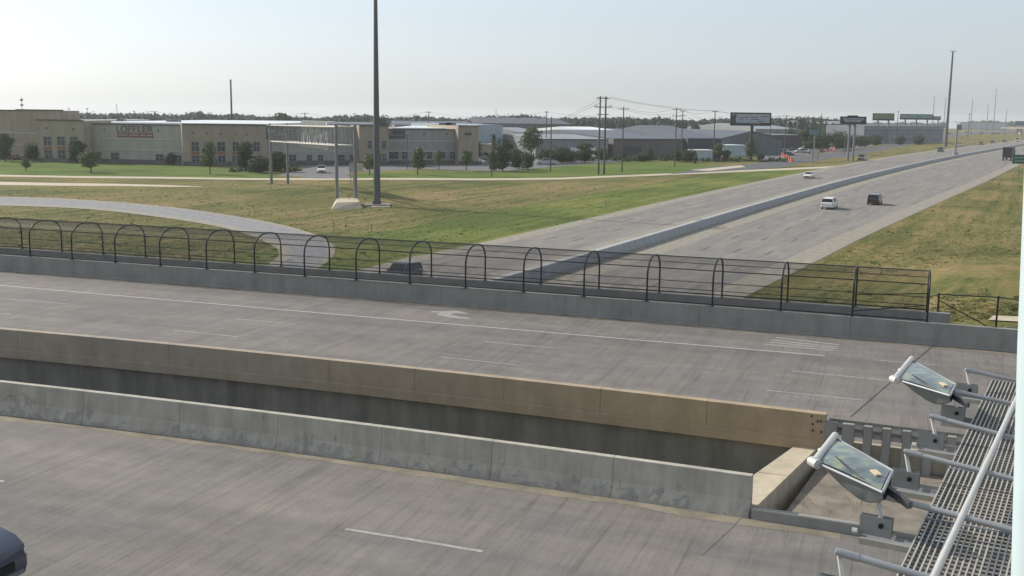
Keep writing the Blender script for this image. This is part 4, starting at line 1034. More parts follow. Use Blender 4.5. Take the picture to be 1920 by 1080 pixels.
k2, T2_ = upole(1132.5, 327, 181, 1136.5, 'right pole of the tall twin utility poles', [], .28)
q0 = (T1_ + T2_) / 2
for z_, wl in ((T2_.z - .45, 3.2), (T2_.z - 2.7, 4.6), (T2_.z - 4.6, 3.0)):
    MB().box((q0.x, q0.y - .35, z_), (wl, .16, .2)).build('crossarm', m_wood, k2)
for k in (-2.1, -1.6, 1.6, 2.1): MB().tube([(q0.x + k, q0.y - .35, T2_.z - 2.6), (q0.x + k, q0.y - .35, T2_.z - 2.1)], .08, 6).build('insulator', m_galvd, k2)
k3, T3_ = upole(1166, 323, 200, 1166.5, 'single utility pole just right of the twin poles', [(.6, 2.8), (2.9, 3.6)], .2)
k4, T4_ = upole(1265, 312, 202, 1269, 'left pole of the pair near the middle right', [(.6, 2.4), (2.5, 2.8)], .2)
k5, T5_ = upole(1277, 300, 207, 1280, 'right pole of the pair near the middle right', [(.2, 2.0), (1.9, 2.0)], .2)
k6, T6_ = upole(1337, 303, 207, 1340, 'utility pole left of the largest billboard', [(.4, 2.2)], .23)
k7, T7_ = upole(1023.5, 296, 208, 1023, 'dark utility pole behind the light wooden pole', [(.5, 1.4)], .2)
k8, T8_ = upole(1032, 320, 219, 1033, 'shorter light brown wooden pole at the lot edge', [], .2)
k9, T9_ = upole(804, 250, 209, 803.5, 'utility pole rising behind the office roof right of the mast', [(.4, 2.6)], .25, Y=480)
k10, T10_ = upole(572, 250, 211, 571, 'utility pole rising behind the gantry', [(.5, 3.2), (2.4, 2.4)], .25, Y=480)
k11, T11_ = upole(291, 250, 208.5, 289.5, 'utility pole rising behind the office roof at the left', [(.3, 3.2)], .25, Y=480)
k12, T12_ = upole(1471, 282, 216, 1471.5, 'utility pole right of the largest billboard', [(.4, 3.6), (1.6, 3.0)], .24)
k13, T13_ = upole(1814.5, 258, 212, 1818.5, 'utility pole in the field right of the median light pole', [(.5, 5.2)], .35)
k14, T14_ = upole(1681, 256, 208, 1680.5, 'thin utility pole between the green and teal billboards', [(.5, 2.0)], .25, Y=700)
k15, T15_ = upole(435, 240, 149, 431.5, 'tall plain dark pole rising above the office at the left', [], .9, Y=480)
for c in k15.children: c.scale = (.55, .55, 1)
top = lambda T, dx=0, dz=-.3: T + Vector((dx, -.2, dz))
for dx in (-.9, .9):
    wire(top(T2_, dx, -.1), top(T6_, dx, -.2), 1.2); wire(top(T6_, dx, -.2), top(T12_, dx, -.2), 1.5)
    wire(top(T2_, dx, -.3), top(T7_, dx * .5, -4.6), 1.0, .04)
wire(top(T3_, 1, -.5), top(T4_, -1, -.5), 1.6); wire(top(T3_, 1.2, -2.8), top(T4_, 1, -2.4), 2.0)
wire(top(T2_, 1.5, -2.5), top(T5_, 0, -.4), 2.6)
wire(top(T4_, 1, -.5), top(T6_, -1, -.4), 1.6); wire(top(T5_, 1, -.4), top(T6_, 0, -3.8), 1.0); wire(top(T5_, 1, -1.8), top(T6_, 0, -6), .8)
wire(top(T7_, .6, -.3), top(T2_, -1, -5), .8); wire(top(T7_, -.6, -.3), top(T9_, 1, -.2), 4); wire(top(T9_, -1, -.2), top(T10_, 1, -.3), 5); wire(top(T10_, -1, -.3), top(T11_, 1, -.2), 5)
wire(top(T9_, -1, -3.5), top(T10_, 1, -2.3), 5)
wire(top(T11_, -1, -.2), top(T11_, -120, -.2), 5); wire(top(T12_, 1, -.3), top(T14_, 0, -.3), 4)
PN = [(T1_, 'twin poles'), (T2_, 'twin poles'), (T3_, 'single pole'), (T4_, 'left pole of the pair'), (T5_, 'right pole of the pair'), (T6_, 'pole left of the billboard'), (T7_, 'dark pole by the lot trees'), (T9_, 'pole right of the mast'), (T10_, 'pole behind the gantry'), (T11_, 'pole above the office'), (T12_, 'pole right of the billboard'), (T14_, 'pole between the far billboards'), (T11_ + Vector((-120, 0, 0)), 'left edge of the frame')]
for a, b, sag, r in WIRES:
    P = []
    for k in range(15):
        f = k / 14; p = a.lerp(b, f); p.z -= sag * 4 * f * (1 - f) * .6; P.append(p)
    t_ = MB().tube(P, r, 4); o = t_.build('power_line', m_black)
    def near(p): return min(PN, key=lambda kk: (Vector((kk[0].x - p.x, kk[0].y - p.y, 0))).length)[1]
    WN = globals().setdefault('WN', {}); key = (near(a), near(b)); WN[key] = WN.get(key, 0) + 1
    nm = ['upper', 'lower', 'lowest'][min(2, WN[key] - 1)] + ' line, ' + key[0] + ' to ' + key[1]
    setp(o, nm, 'power line', 'power lines between the poles')
# lot lights
for px, py, pyt, lab in ((764, 317, 254, 'parking lot light pole before the office, right of the mast'), (922, 300, 253, 'parking lot light pole before the light blue building'), (1015, 300, 249, 'parking lot light pole left of the dark utility pole'), (1442, 298, 233, 'slim light pole between the big billboard and the teal store'), (1583, 290, 246, 'slim pale light pole left of the twin billboard poles')):
    q = at(px, py); zt2 = onwall(px, pyt, q, q + Vector((1, 0, 0))).z
    t_ = thing('lot_light', lab, 'light pole', (q.x, q.y, 0), 0, 'parking lot lights')
    MB().tube([(0, 0, 0), (0, 0, zt2)], .12, 8).build('pole', m_polepaint, t_, local=True)
    MB().box((0, 0, zt2), (1.6, .5, .2)).build('lamp_head', m_polepaint, t_, local=True, bevel=.03)
# far antennas
for px, yb, yt, lab in ((42, 215, 182, 'distant antenna tower with round dishes above the tall office section'), (220, 222, 195, 'distant slim antenna above the office sign'), (252, 222, 208, 'faint distant mast right of the slim antenna'), (164, 222, 203, 'faint distant light mast above the tree line at the left'), (130, 222, 203, 'faint distant light mast beside the tall office section'),
                        (930, 224, 205, 'thin distant aerial above the light blue building'), (1540, 226, 212, 'thin distant aerial left of the dark billboard')):
    b_ = atY(px, yb, 1100); top_ = atY(px, yt, 1100); t_ = thing('antenna_mast', lab, 'antenna', (b_.x, b_.y, 0))
    MB().tube([(0, 0, 0), (0, 0, top_.z)], .28, 6).build('mast', m_galvd, t_, local=True)
    if px in (42,):
        for dz in (2, 7, 12): MB().tube([(0, 0, top_.z - dz), (0, 0, top_.z - dz - 2)], 1.6, 8).build('dish', m_galvd, t_, local=True)
    elif px in (164, 130, 252): MB().tube([(0, 0, top_.z - .8), (0, 0, top_.z)], 1.1, 8).build('lamp_ring', m_galvd, t_, local=True)

# ================================================================== BUILDINGS
m_wtan = siding('tan_precast', (.36, .34, .30), 3, .05); m_wbrown = siding('brown_precast', (.32, .265, .20), 3, .05)
m_wgrey = siding('grey_precast', (.30, .29, .27), 3, .05); m_wdk = plain('dark_base_course', (.10, .095, .095), .9)
m_band = plain('pale_reveal_band', (.42, .41, .38), .8); m_roofw = plain('white_membrane_roof', (.62, .64, .66), .7, var=.1, vs=.1)
m_coping = plain('dark_green_coping', (.05, .06, .055), .6); m_spandrel = plain('rust_spandrel', (.25, .10, .065), .8)
m_parap = siding('parapet_brown', (.22, .19, .15), 3, .05)
ob = thing('office_building', 'long tan and brown two storey office and warehouse building behind the lawn', 'building', (-70, 305, 0))
def facade(px0, px1, ya, yb, D0, D1, mt, depth=60, part='wall', cop=True, base=True):
    A = V3(atY(px0, 300, D0), 0); B = V3(atY(px1, 300, D1), 0)
    zt2 = (onwall(px0 + 1, ya, A, B).z + onwall(px1 - 1, yb, A, B).z) / 2
    n = Vector((B.y - A.y, A.x - B.x, 0)).normalized(); bk = -n * depth
    MB().hexa([A, B, B + bk, A + bk, V3(A, zt2), V3(B, zt2), V3(B + bk, zt2), V3(A + bk, zt2)]).build(part, mt, ob)
    if cop:
        MB().bar(V3(A, zt2 + .12) + n * .05, V3(B, zt2 + .12) + n * .05, .5, .3).build('coping', m_coping, ob)
    if base: MB().bar(V3(A, .6) + n * .06, V3(B, .6) + n * .06, .2, 1.2).build('base_course', m_wdk, ob)
    return A, B, zt2, n
def fwin(F, px, py0, py1, wpx, mull=True, frame=True, mt=None):
    A, B, zt2, n = F
    a = onwall(px - wpx / 2, (py0 + py1) / 2, A, B); b = onwall(px + wpx / 2, (py0 + py1) / 2, A, B); z1_ = onwall(px, py0, A, B).z; z0_ = max(.4, onwall(px, py1, A, B).z)
    wn = MB().bar(V3(a, (z0_ + z1_) / 2) + n * .01, V3(b, (z0_ + z1_) / 2) + n * .01, .16, z1_ - z0_).build('window', mt or m_window, ob)
    fr = MB()
    if mull:
        for f in (0, .5, 1):
            p = V3(a.lerp(b, f), 0); fr.bar(V3(p, z0_) + n * .12, V3(p, z1_) + n * .12, .09, .09, (1, 0, 0))
        for z_ in (z0_, z0_ + (z1_ - z0_) * .62, z1_): fr.bar(V3(a, z_) + n * .12, V3(b, z_) + n * .12, .09, .09)
        fr.build('frame', m_frame, wn)
def band(F, pya, pyb, mt=None, th=.35):
    A, B, zt2, n = F; z_ = (onwall(1, pya, A, B).z if False else pya)
    MB().bar(V3(A, z_) + n * .05, V3(B, z_) + n * .05, .14, th).build('reveal_band', mt or m_band, ob)
DD = lambda px: 300 + (330 - px) * .055 if px < 330 else 300 + (px - 330) * .052
F1 = facade(-60, 38, 205.5, 208.5, DD(-60) + 6, DD(38) + 6, m_wbrown, 7); F2 = facade(36, 123, 205.5, 208.5, DD(36) + 1, DD(123) + 1, m_wbrown, 7)
F3 = facade(72, 160, 225, 227, DD(72) - 5, DD(160) - 5, m_wbrown, 12)
F4 = facade(159, 345, 231.5, 236.5, DD(159), DD(345), m_wtan); F5 = facade(343, 500, 232.5, 236.5, DD(343) - 4, DD(500) - 4, m_wbrown, 14)
F6 = facade(498, 690, 238, 238.5, DD(498), DD(690), m_wtan); F7 = facade(674, 729, 236, 236, DD(674) - 5, DD(729) - 5, m_wbrown, 14)
F8 = facade(727, 862, 243.5, 243, DD(727), DD(862), m_wgrey); F9 = facade(859, 897, 236.5, 237, DD(859) - 4, DD(897) - 4, m_wbrown, 40)
for F in (F1, F2): band(F, 8.0, 0); band(F, 4.6, 0)
for F in (F4, F6, F8): band(F, 7.0, 0); band(F, 3.9, 0)
for px in (89, 114.5, 139): fwin(F3, px, 256, 273, 14.5); fwin(F3, px + 2, 281, 302, 14.5)
for px in (89, 114.5, 139):
    A, B, z_, n = F3; a = onwall(px - 7, 278, A, B); b = onwall(px + 8, 278, A, B); MB().bar(V3(a, a.z) + n * .04, V3(b, a.z) + n * .04, .12, .9).build('spandrel', m_spandrel, ob)
for px, py in ((216, 286), (300, 289), (334, 291), (186, 285)): fwin(F4, px, py, py + 19, 15 if px != 186 else 9)
for px in (366, 390, 415, 442, 462, 481): fwin(F5, px, 266, 284, 15 if px < 430 else 12); fwin(F5, px + 1, 292, 313, 15)
for px in (366, 415, 442):
    A, B, z_, n = F5; a = onwall(px - 7, 288, A, B); b = onwall(px + 8, 288, A, B); MB().bar(V3(a, a.z) + n * .04, V3(b, a.z) + n * .04, .12, .9).build('spandrel', m_spandrel, ob)
for px, wpx in ((549, 13), (580, 10), (601, 10), (536, 6), (640, 13), (660, 8), (672, 8)): fwin(F6, px, 290, 305, wpx)
for px in (693, 720): fwin(F7, px, 264, 279, 8)
for px in (690, 700, 711, 721): fwin(F7, px, 288, 302, 7)
for px, wpx in ((738, 18), (759, 11), (786, 10), (805, 11), (829, 12), (849, 12)): fwin(F8, px, 284, 298, wpx)
A, B, z_, n = F9; a = onwall(871, 251, A, B); b = onwall(884, 251, A, B); MB().bar(V3(a, a.z) + n * .1, V3(b, a.z) + n * .1, .1, .75).build('wall_sign', m_fig, ob)
# white roof surfaces seen over the parapets
for pa, pb, D, z_, dep in ((124, 160, 330, 11.3, 60), (160, 500, 318, 10.9, 130), (735, 860, 332, 10.2, 60)):
    A = V3(atY(pa, 300, D), 0); B = V3(atY(pb, 300, D + (8 if pb > 300 else 2)), 0)
    MB().hexa([V3(p, z_ + q) for q in (-.1, .55) for p in (A, B, B + Vector((0, dep, 0)), A + Vector((0, dep, 0)))]).build('roof', m_roofw, ob)
for px, w_ in ((228, 2), (148, 2.5), (326, 4), (835, 4), (846, 3), (1, 2)):
    q = atY(px, 235, 350); MB().box((q.x, q.y, 11.7), (w_, 3, 1.3)).build('rooftop_unit', m_galvd, ob)
# round wall vents
for F, L_ in ((F4, ((196, 243), (297, 245))), (F5, ((362, 249), (388, 250), (414, 251), (442, 252), (462, 252))), (F3, ((87, 240), (138, 242))), (F8, ((795, 251), (838, 251)))):
    for px, py in L_:
        A, B, z_, n = F; q = onwall(px, py, A, B); MB().tube([q, q + n * .2], .28, 8).build('wall_vent', m_wdk, ob)
# lettering
m_let = plain('charcoal_letters', (.05, .06, .075), .6); m_letr = plain('maroon_letters', (.16, .05, .07), .6); m_barr = plain('maroon_sign_band', (.20, .07, .09), .6)
m_fadedlet = plain('faded_letters', (.42, .36, .36), .7)
def loffler(F, pl, pr, pyt, pyb, pyb2):
    A, B, z_, n = F; L = lambda f: V3(onwall(pl + (pr - pl) * f, pyb, A, B), 0)
    zb = onwall((pl + pr) / 2, pyb, A, B).z; hh = onwall((pl + pr) / 2, pyt, A, B).z - zb
    for s_, f0, f1, mt in (('LO', 0, .30, m_let), ('FF', .33, .545, m_letr), ('LER', .585, 1, m_let)):
        text_mesh(s_, hh * 1.4, L(f0), L(f1), zb, mt, 'sign_letters', ob, thick=.06, hmatch=hh)
    z2 = onwall((pl + pr) / 2, pyb2, A, B).z
    MB().bar(V3(L(.01), (zb - .25 + z2) / 2) + n * .1, V3(L(1), (zb - .25 + z2) / 2) + n * .1, .12, zb - .25 - z2).build('sign_band', m_barr, ob)
    zc = (zb - .25 + z2) / 2
    for f0, f1 in ((.05, .13), (.145, .22), (.235, .30), (.37, .43), (.445, .52), (.535, .60), (.66, .72), (.735, .79), (.84, .89), (.905, .97)):
        MB().bar(V3(L(f0), zc) + n * .17, V3(L(f1), zc) + n * .17, .03, .3).build('sign_strokes', m_fadedlet, ob)
loffler(F4, 219, 287, 236, 247.5, 257.5); loffler(F6, 499, 560, 239.5, 252.5, 261.5)
# third sign
A, B, z_, n = F8; L0, L1 = V3(onwall(736, 252, A, B), 0), V3(onwall(760, 252, A, B), 0)
for k in range(6):
    a = L0.lerp(L1, k / 6 + .01); b = L0.lerp(L1, k / 6 + .14); za = onwall(748, 252, A, B).z
    MB().bar(V3(a, za + .5 + .1 * (k % 2)) + n * .1, V3(b, za + .5 + .1 * (k % 2)) + n * .1, .1, 1.3 + .2 * (k % 2)).build('sign_letters', m_fig, ob)
a, b = V3(onwall(729, 257, A, B), 0), V3(onwall(760, 257, A, B), 0); za = onwall(745, 257, A, B).z
MB().bar(V3(a, za) + n * .1, V3(b, za) + n * .1, .1, .8).build('sign_band', m_let, ob)
for px in (729.3, 734.8):
    q = onwall(px, 250, A, B); MB().bar(V3(q, q.z - 1.6) + n * .1, V3(q, q.z + 1.2) + n * .1, .25, .1, (1, 0, 0)).build('sign_letters', m_fig, ob)
# ---- generic sheds
def shed(name, label, px0, px1, yt0, yt1, Y0, Y1, depth, wall, roof, kind='flat', rise=0, over=.3, cat='building', parts=None, doors=()):
    A = V3(atY(px0, 280, Y0), 0); B = V3(atY(px1, 280, Y1), 0)
    zt2 = (onwall(px0 + .5, yt0, A, B).z + onwall(px1 - .5, yt1, A, B).z) / 2
    n = Vector((B.y - A.y, A.x - B.x, 0)).normalized(); bk = -n * depth; d = (B - A).normalized()
    t_ = thing(name, label, cat, tuple((A + B) / 2))
    if kind == 'gable_end':     # gable faces the camera
        M_ = (A + B) / 2
        vs = [A, B, V3(B, zt2), V3(M_, zt2 + rise), V3(A, zt2)]
        MB().add(vs + [v + bk for v in vs], [(0, 1, 2, 3, 4), (9, 8, 7, 6, 5), (0, 5, 6, 1), (1, 6, 7, 2), (4, 9, 5, 0)]).build('wall', wall, t_)
        for p, q in ((V3(A, zt2) - d * over, V3(M_, zt2 + rise)), (V3(M_, zt2 + rise), V3(B, zt2) + d * over)):
            o_ = Vector((0, 0, .08)); MB().hexa([p + n * over + o_, q + n * over + o_, q + bk + o_, p + bk + o_] + [v + Vector((0, 0, .25)) for v in (p + n * over + o_, q + n * over + o_, q + bk + o_, p + bk + o_)]).build('roof', roof, t_)
    else:
        MB().hexa([A, B, B + bk, A + bk, V3(A, zt2), V3(B, zt2), V3(B + bk, zt2), V3(A + bk, zt2)]).build('wall', wall, t_)
        if kind == 'flat':
            MB().hexa([p + Vector((0, 0, zt2 + q)) for q in (.02, .35) for p in (A + n * .2 - d * .2, B + n * .2 + d * .2, B + bk, A + bk)]).build('roof', roof, t_)
        else:   # ridge parallel to the front
            mid = bk * .5; e0, e1, r0, r1, f0, f1 = A + n * over, B + n * over, A + mid, B + mid, A + bk, B + bk
            zz = zt2 + .05
            MB().add([V3(e0, zz), V3(e1, zz), V3(r1, zz + rise), V3(r0, zz + rise), V3(f0, zz), V3(f1, zz)], [(0, 1, 2, 3), (3, 2, 5, 4), (0, 3, 4), (1, 5, 2), (0, 4, 5, 1)]).build('roof', roof, t_)
            MB().bar(V3(e0, zz - .1), V3(e1, zz - .1), .12, .25).build('gutter', m_coping, t_)
    for dx, w_, h_, mt in doors:
        p = A.lerp(B, dx); MB().bar(V3(p - d * w_ / 2, h_ / 2) + n * .05, V3(p + d * w_ / 2, h_ / 2) + n * .05, .12, h_).build('door', mt, t_)
    return t_, A, B, zt2, n
W = lambda nm, c, p=1.2, d=.12: siding(nm, c, p, d)
m_lb = W('light_blue_metal', (.36, .43, .48)); m_dgrey = W('dark_blue_grey_metal', (.055, .062, .082)); m_ggrey = W('grey_metal', (.24, .25, .245))
m_brn = W('brown_grey_metal', (.13, .115, .11)); m_rblue = plain('blue_grey_roof', (.085, .098, .12), .5, .1, var=.12, vs=.05)
m_rlight = plain('light_metal_roof', (.24, .26, .27), .5, .2, var=.1, vs=.08); m_rwhite = plain('white_metal_roof', (.72, .74, .75), .5, var=.05, vs=.1)
m_ltw = W('pale_blue_wall', (.42, .52, .55)); m_dgreen = W('dark_green_grey_wall', (.12, .14, .14)); m_cream = plain('cream_wall', (.50, .42, .30), .8)
shed('warehouse', 'light blue metal box building right of the tan office', 897, 942, 236, 236, 395, 400, 60, m_lb, m_lb, doors=((.3, 3, 3, m_ggrey), (.7, 3, 3, m_ggrey)))
shed('arena_building', 'huge dark blue grey arena roof rising above the trees', 905, 1072, 232, 232, 760, 770, 130, m_dgrey, m_dgrey, 'ridge', 4.0)
shed('warehouse', 'low cream and white shed behind the trees', 896, 925, 272, 272, 385, 385, 20, m_cream, m_cream)
shed('warehouse', 'low pale shed behind the lot trees', 945, 985, 268, 267, 430, 430, 40, m_ggrey, m_rlight, 'ridge', 1.3)
shed('warehouse', 'grey warehouse with light roof behind the row of trees', 1004, 1140, 262, 260, 375, 385, 60, m_ggrey, m_rlight, 'ridge', 1.1, doors=((.55, 4, 4, m_rwhite), (.75, 4, 4, m_rwhite)))
shed('warehouse', 'small white long shed left of the lighter tall tree', 960, 988, 250, 250, 560, 560, 30, m_rwhite, m_rwhite, 'ridge', .6)
shed('warehouse', 'light blue roofed shed right of the dark utility pole', 1010, 1054, 254, 255, 480, 490, 60, m_lb, m_rlight, 'ridge', 3.2)
shed('warehouse', 'white low roofs behind the grey warehouse', 1056, 1082, 253, 253, 520, 520, 40, m_rwhite, m_rwhite, 'flat')
shed('warehouse', 'dark box building with white left edge behind the twin poles', 1066, 1120, 242, 242, 600, 600, 50, m_dgrey, m_rlight, 'flat')
shed('warehouse', 'small white shed just left of the twin poles', 1084, 1113, 250.5, 250.5, 560, 560, 20, m_rwhite, m_rwhite, 'flat')
shed('warehouse', 'bright white sloped roof building right of the single utility pole', 1163, 1222, 254, 253, 470, 480, 90, m_dgreen, m_rwhite, 'ridge', 3.0)
shed('warehouse', 'wide brown grey warehouse with blue grey roof behind the green mound', 1150, 1290, 261, 260, 385, 395, 110, m_brn, m_rblue, 'ridge', 2.3, doors=((.25, 7, 4.5, m_dgrey),))
shed('warehouse', 'dark wall section with pale blue base right of the brown warehouse', 1289, 1352, 260, 259.5, 392, 396, 90, m_dgrey, m_rblue, 'ridge', 4.2)
shed('warehouse', 'dark gabled building behind the largest billboard', 1350, 1466, 261, 262, 440, 450, 70, m_dgreen, m_rblue, 'gable_end', 3.2)
shed('low_building', 'low pale blue walled annex below the dark wall section', 1296, 1336, 283, 283, 378, 378, 8, m_ltw, m_rwhite, 'flat')
shed('low_building', 'pale blue walled annex below the gabled building', 1357, 1400, 274, 273, 425, 430, 10, m_ltw, m_rwhite, 'flat')
shed('store_building', 'teal fronted store section right of the big billboard pole', 1418, 1443, 252, 252.5, 520, 525, 40, plain('teal_wall', (.07, .15, .17), .6), m_rlight, 'flat')
shed('store_building', 'dark brick store with pale flat roof behind the store lot', 1442, 1505, 253.5, 254, 540, 550, 50, plain('dark_brick', (.075, .06, .065), .9), m_rlight, 'flat', doors=((.3, 5, 3, m_window), (.6, 6, 3, m_window)))
shed('warehouse', 'pale grey stepped roofs behind the dark brick store', 1415, 1500, 243, 242, 640, 650, 90, m_ggrey, m_rlight, 'ridge', 3)
m_ggrey2 = plain('dim_window', (.12, .135, .155), .4)
hb_, A, B, z_, n = shed('long_building', 'long grey two storey building under the green and teal billboards', 1618, 1766, 237, 237, 690, 740, 30, W('grey_stucco', (.21, .23, .25)), m_rlight, 'flat')
for k in range(22):
    for zz in (2.2, 6.0):
        p = A.lerp(B, (k + .5) / 22); d = (B - A).normalized(); MB().bar(V3(p - d, zz) + n * .06, V3(p + d, zz) + n * .06, .14, 1.5).build('window', m_ggrey2, hb_)
MB().bar(V3(A, 8.2) + n * .1, V3(B, 8.2) + n * .1, .2, .4).build('reveal_band', m_coping, hb_)
shed('warehouse', 'far pale long building at the right horizon', 1795, 1885, 230, 230.5, 2100, 2100, 60, m_lb, m_rlight, 'flat')
shed('warehouse', 'far low grey buildings above the trees between the billboards', 1500, 1600, 232, 233, 800, 800, 60, m_ggrey, m_rlight, 'ridge', 2)
shed('warehouse', 'distant grey roofs behind the warehouses in the middle', 1130, 1350, 246, 247, 640, 650, 60, m_brn, m_rblue, 'ridge', 1.0)
shed('warehouse', 'distant low grey building left of the light mast', 740, 905, 234, 235, 620, 640, 60, m_ggrey, m_rblue, 'ridge', 2)
shed('warehouse', 'distant grey roof behind the gantry', 470, 700, 231.5, 233, 560, 560, 60, m_ggrey, m_rblue, 'ridge', 1)
# right horizon overpass
ov = thing('overpass_bridge', 'distant pale overpass at the right edge of the horizon', 'bridge', tuple(atY(1915, 240, 1250)))
a, b = atY(1880, 240, 1300), atY(2050, 240, 1200)
MB().bar(V3(a, 7.5), V3(b, 8.5), 12, 1.6).build('deck', m_light, ov); 
for f in (.2, .5, .8): MB().bar(V3(a.lerp(b, f), 0), V3(a.lerp(b, f), 7), 2, 10, (0, 1, 0)).build('pier', m_light, ov)
q = atY(1912, 222, 1240); t_ = thing('road_sign', 'distant blue sign above the overpass', 'road sign', (q.x, q.y, 8)); MB().box((q.x + 2, q.y, 13.5), (14, .4, 4.5)).build('sign_panel', plain('sign_blue', (.05, .12, .2), .5), t_)
for dx in (-3, 5): MB().bar((q.x + dx, q.y + .3, 8), (q.x + dx, q.y + .3, 13), .3, .3, (0, 1, 0)).build('post', m_galvd, t_)
for k, (px, lab) in enumerate(((1897, 'white truck on the distant overpass, left one'), (1911, 'white van on the distant overpass, right one'))):
    q = atY(px, 229, 1230); make_car('van', 'white', WHITE, 'van', lab, 'van', (q.x, q.y, 8.9), rad(-20))
# orange barrels / construction
m_or = plain('safety_orange', (.75, .12, .05), .6)
for k, (px, py) in enumerate(((1541, 284), (1548, 285), (1553, 283), (1559, 284), (1565, 282), (1600, 275.5), (1607, 274.5), (1467, 293), (1471, 296), (1476, 297), (1480, 302), (1484, 304))):
    q = at(px, py); t_ = thing('traffic_barrel', 'orange traffic barrel ' + ('in the cluster right of the grey sign back' if k < 5 else 'by the twin billboard poles' if k < 7 else 'at the store lot corner by the frontage road'), 'traffic barrel', (q.x, q.y, 0), 0, 'orange barrels at the roadworks')
    MB().tube([(0, 0, .03), (0, 0, .45), (0, 0, 1.4)], [.62, .55, .42], 10).build('drum', m_or, t_, local=True, smooth=True)
    MB().tube([(0, 0, .75), (0, 0, .95)], [.525, .50], 10).build('reflective_band', m_paint, t_, local=True)

# ================================================================== TREES
def crown_mesh(name, seed, w_, h_, nleaf, leaf, lobes=9, mt=None, cone=False, gap=.25):
    rnd = random.Random(seed); mb = MB(); L = []
    for k in range(lobes):
        zf = rnd.uniform(.12, .88); rr = (1 - zf) if cone else math.sin(PI * (zf * .8 + .12)); rr = max(.15, rr)
        a = rnd.uniform(0, 2 * PI); rad_ = rr * rnd.uniform(.15, .6) * w_ / 2
        L.append((Vector((math.cos(a) * rad_, math.sin(a) * rad_, zf * h_)), rnd.uniform(.26, .42) * w_ * (.5 + .5 * rr), rnd.uniform(.12, .24) * h_))
    L.append((Vector((0, 0, h_ * .45)), w_ * .3, h_ * .42))
    for k in range(nleaf):
        c, rw, rh = rnd.choice(L)
        v = Vector((rnd.gauss(0, 1), rnd.gauss(0, 1), rnd.gauss(0, 1))).normalized() * (rnd.uniform(.55, 1.08))
        p = c + Vector((v.x * rw, v.y * rw, v.z * rh))
        if p.z < 0: continue
        n_ = (v + Vector((rnd.uniform(-.6, .6), rnd.uniform(-.6, .6), rnd.uniform(-.3, .8)))).normalized()
        u = n_.cross(Vector((rnd.uniform(-1, 1), rnd.uniform(-1, 1), rnd.uniform(-1, 1)))).normalized(); w2 = n_.cross(u)
        s_ = leaf * rnd.uniform(.6, 1.35)
        mb.add([p - u * s_ - w2 * s_ * .6, p + u * s_ * .8 - w2 * s_ * .7, p + u * s_ + w2 * s_ * .55, p - u * s_ * .7 + w2 * s_ * .75], [(0, 1, 2, 3)])
    me = bpy.data.meshes.new(name); me.from_pydata(mb.v, [], mb.f); me.materials.append(mt or m_treeleaf); return me
CR_D = [crown_mesh('crown', 10 + k, 1, 1, 2200, .034, 12) for k in range(4)]
CR_L = [crown_mesh('crown', 30 + k, 1, 1, 1100, .038, 9, m_lightleaf) for k in range(3)]
CR_C = [crown_mesh('crown', 50 + k, 1, 1, 1100, .034, 12, m_treeleaf, True) for k in range(2)]
TK = MB().tube([(0, 0, 0), (.01, 0, .35), (-.01, .01, .7), (0, 0, 1)], [1, .8, .55, .2], 7).mesh('trunk', m_trunk, smooth=True)
LB = MB()
for a in range(5): LB.tube([(0, 0, .25 + .08 * a), (math.cos(a * 2.5) * .18, math.sin(a * 2.5) * .18, .5 + .08 * a), (math.cos(a * 2.5) * .33, math.sin(a * 2.5) * .33, .72 + .05 * a)], [.02, .013, .005], 5)
LB = LB.mesh('limbs', m_trunk)
def tree(px, py, pyt, wpx, kind, label, Y=None, group='trees around the office and lots', trunkf=.22, name='tree', z0=0):
    q = at(px, py) if Y is None else V3(atY(px, py, Y), 0)
    zt2 = onwall(px, pyt, q, q + Vector((1, 0, 0))).z; ww = wpx * q.y / CF * (1.42 if kind == 'd' else 1.3)
    t_ = thing(name, label, 'tree', (q.x, q.y, 0), random.uniform(0, 6), group)
    pool = {'d': CR_D, 'l': CR_L, 'c': CR_C}[kind]
    inst('crown', random.choice(pool), t_, (0, 0, zt2 * trunkf), (0, 0, 0), (ww * 1.02, ww * 1.02, zt2 * (1 - trunkf)))
    inst('trunk', TK, t_, (0, 0, 0), (0, 0, 0), (.014 * ww + .09, .014 * ww + .09, zt2 * .8))
    inst('limbs', LB, t_, (0, 0, 0), (0, 0, 0), (ww, ww, zt2))
    return t_
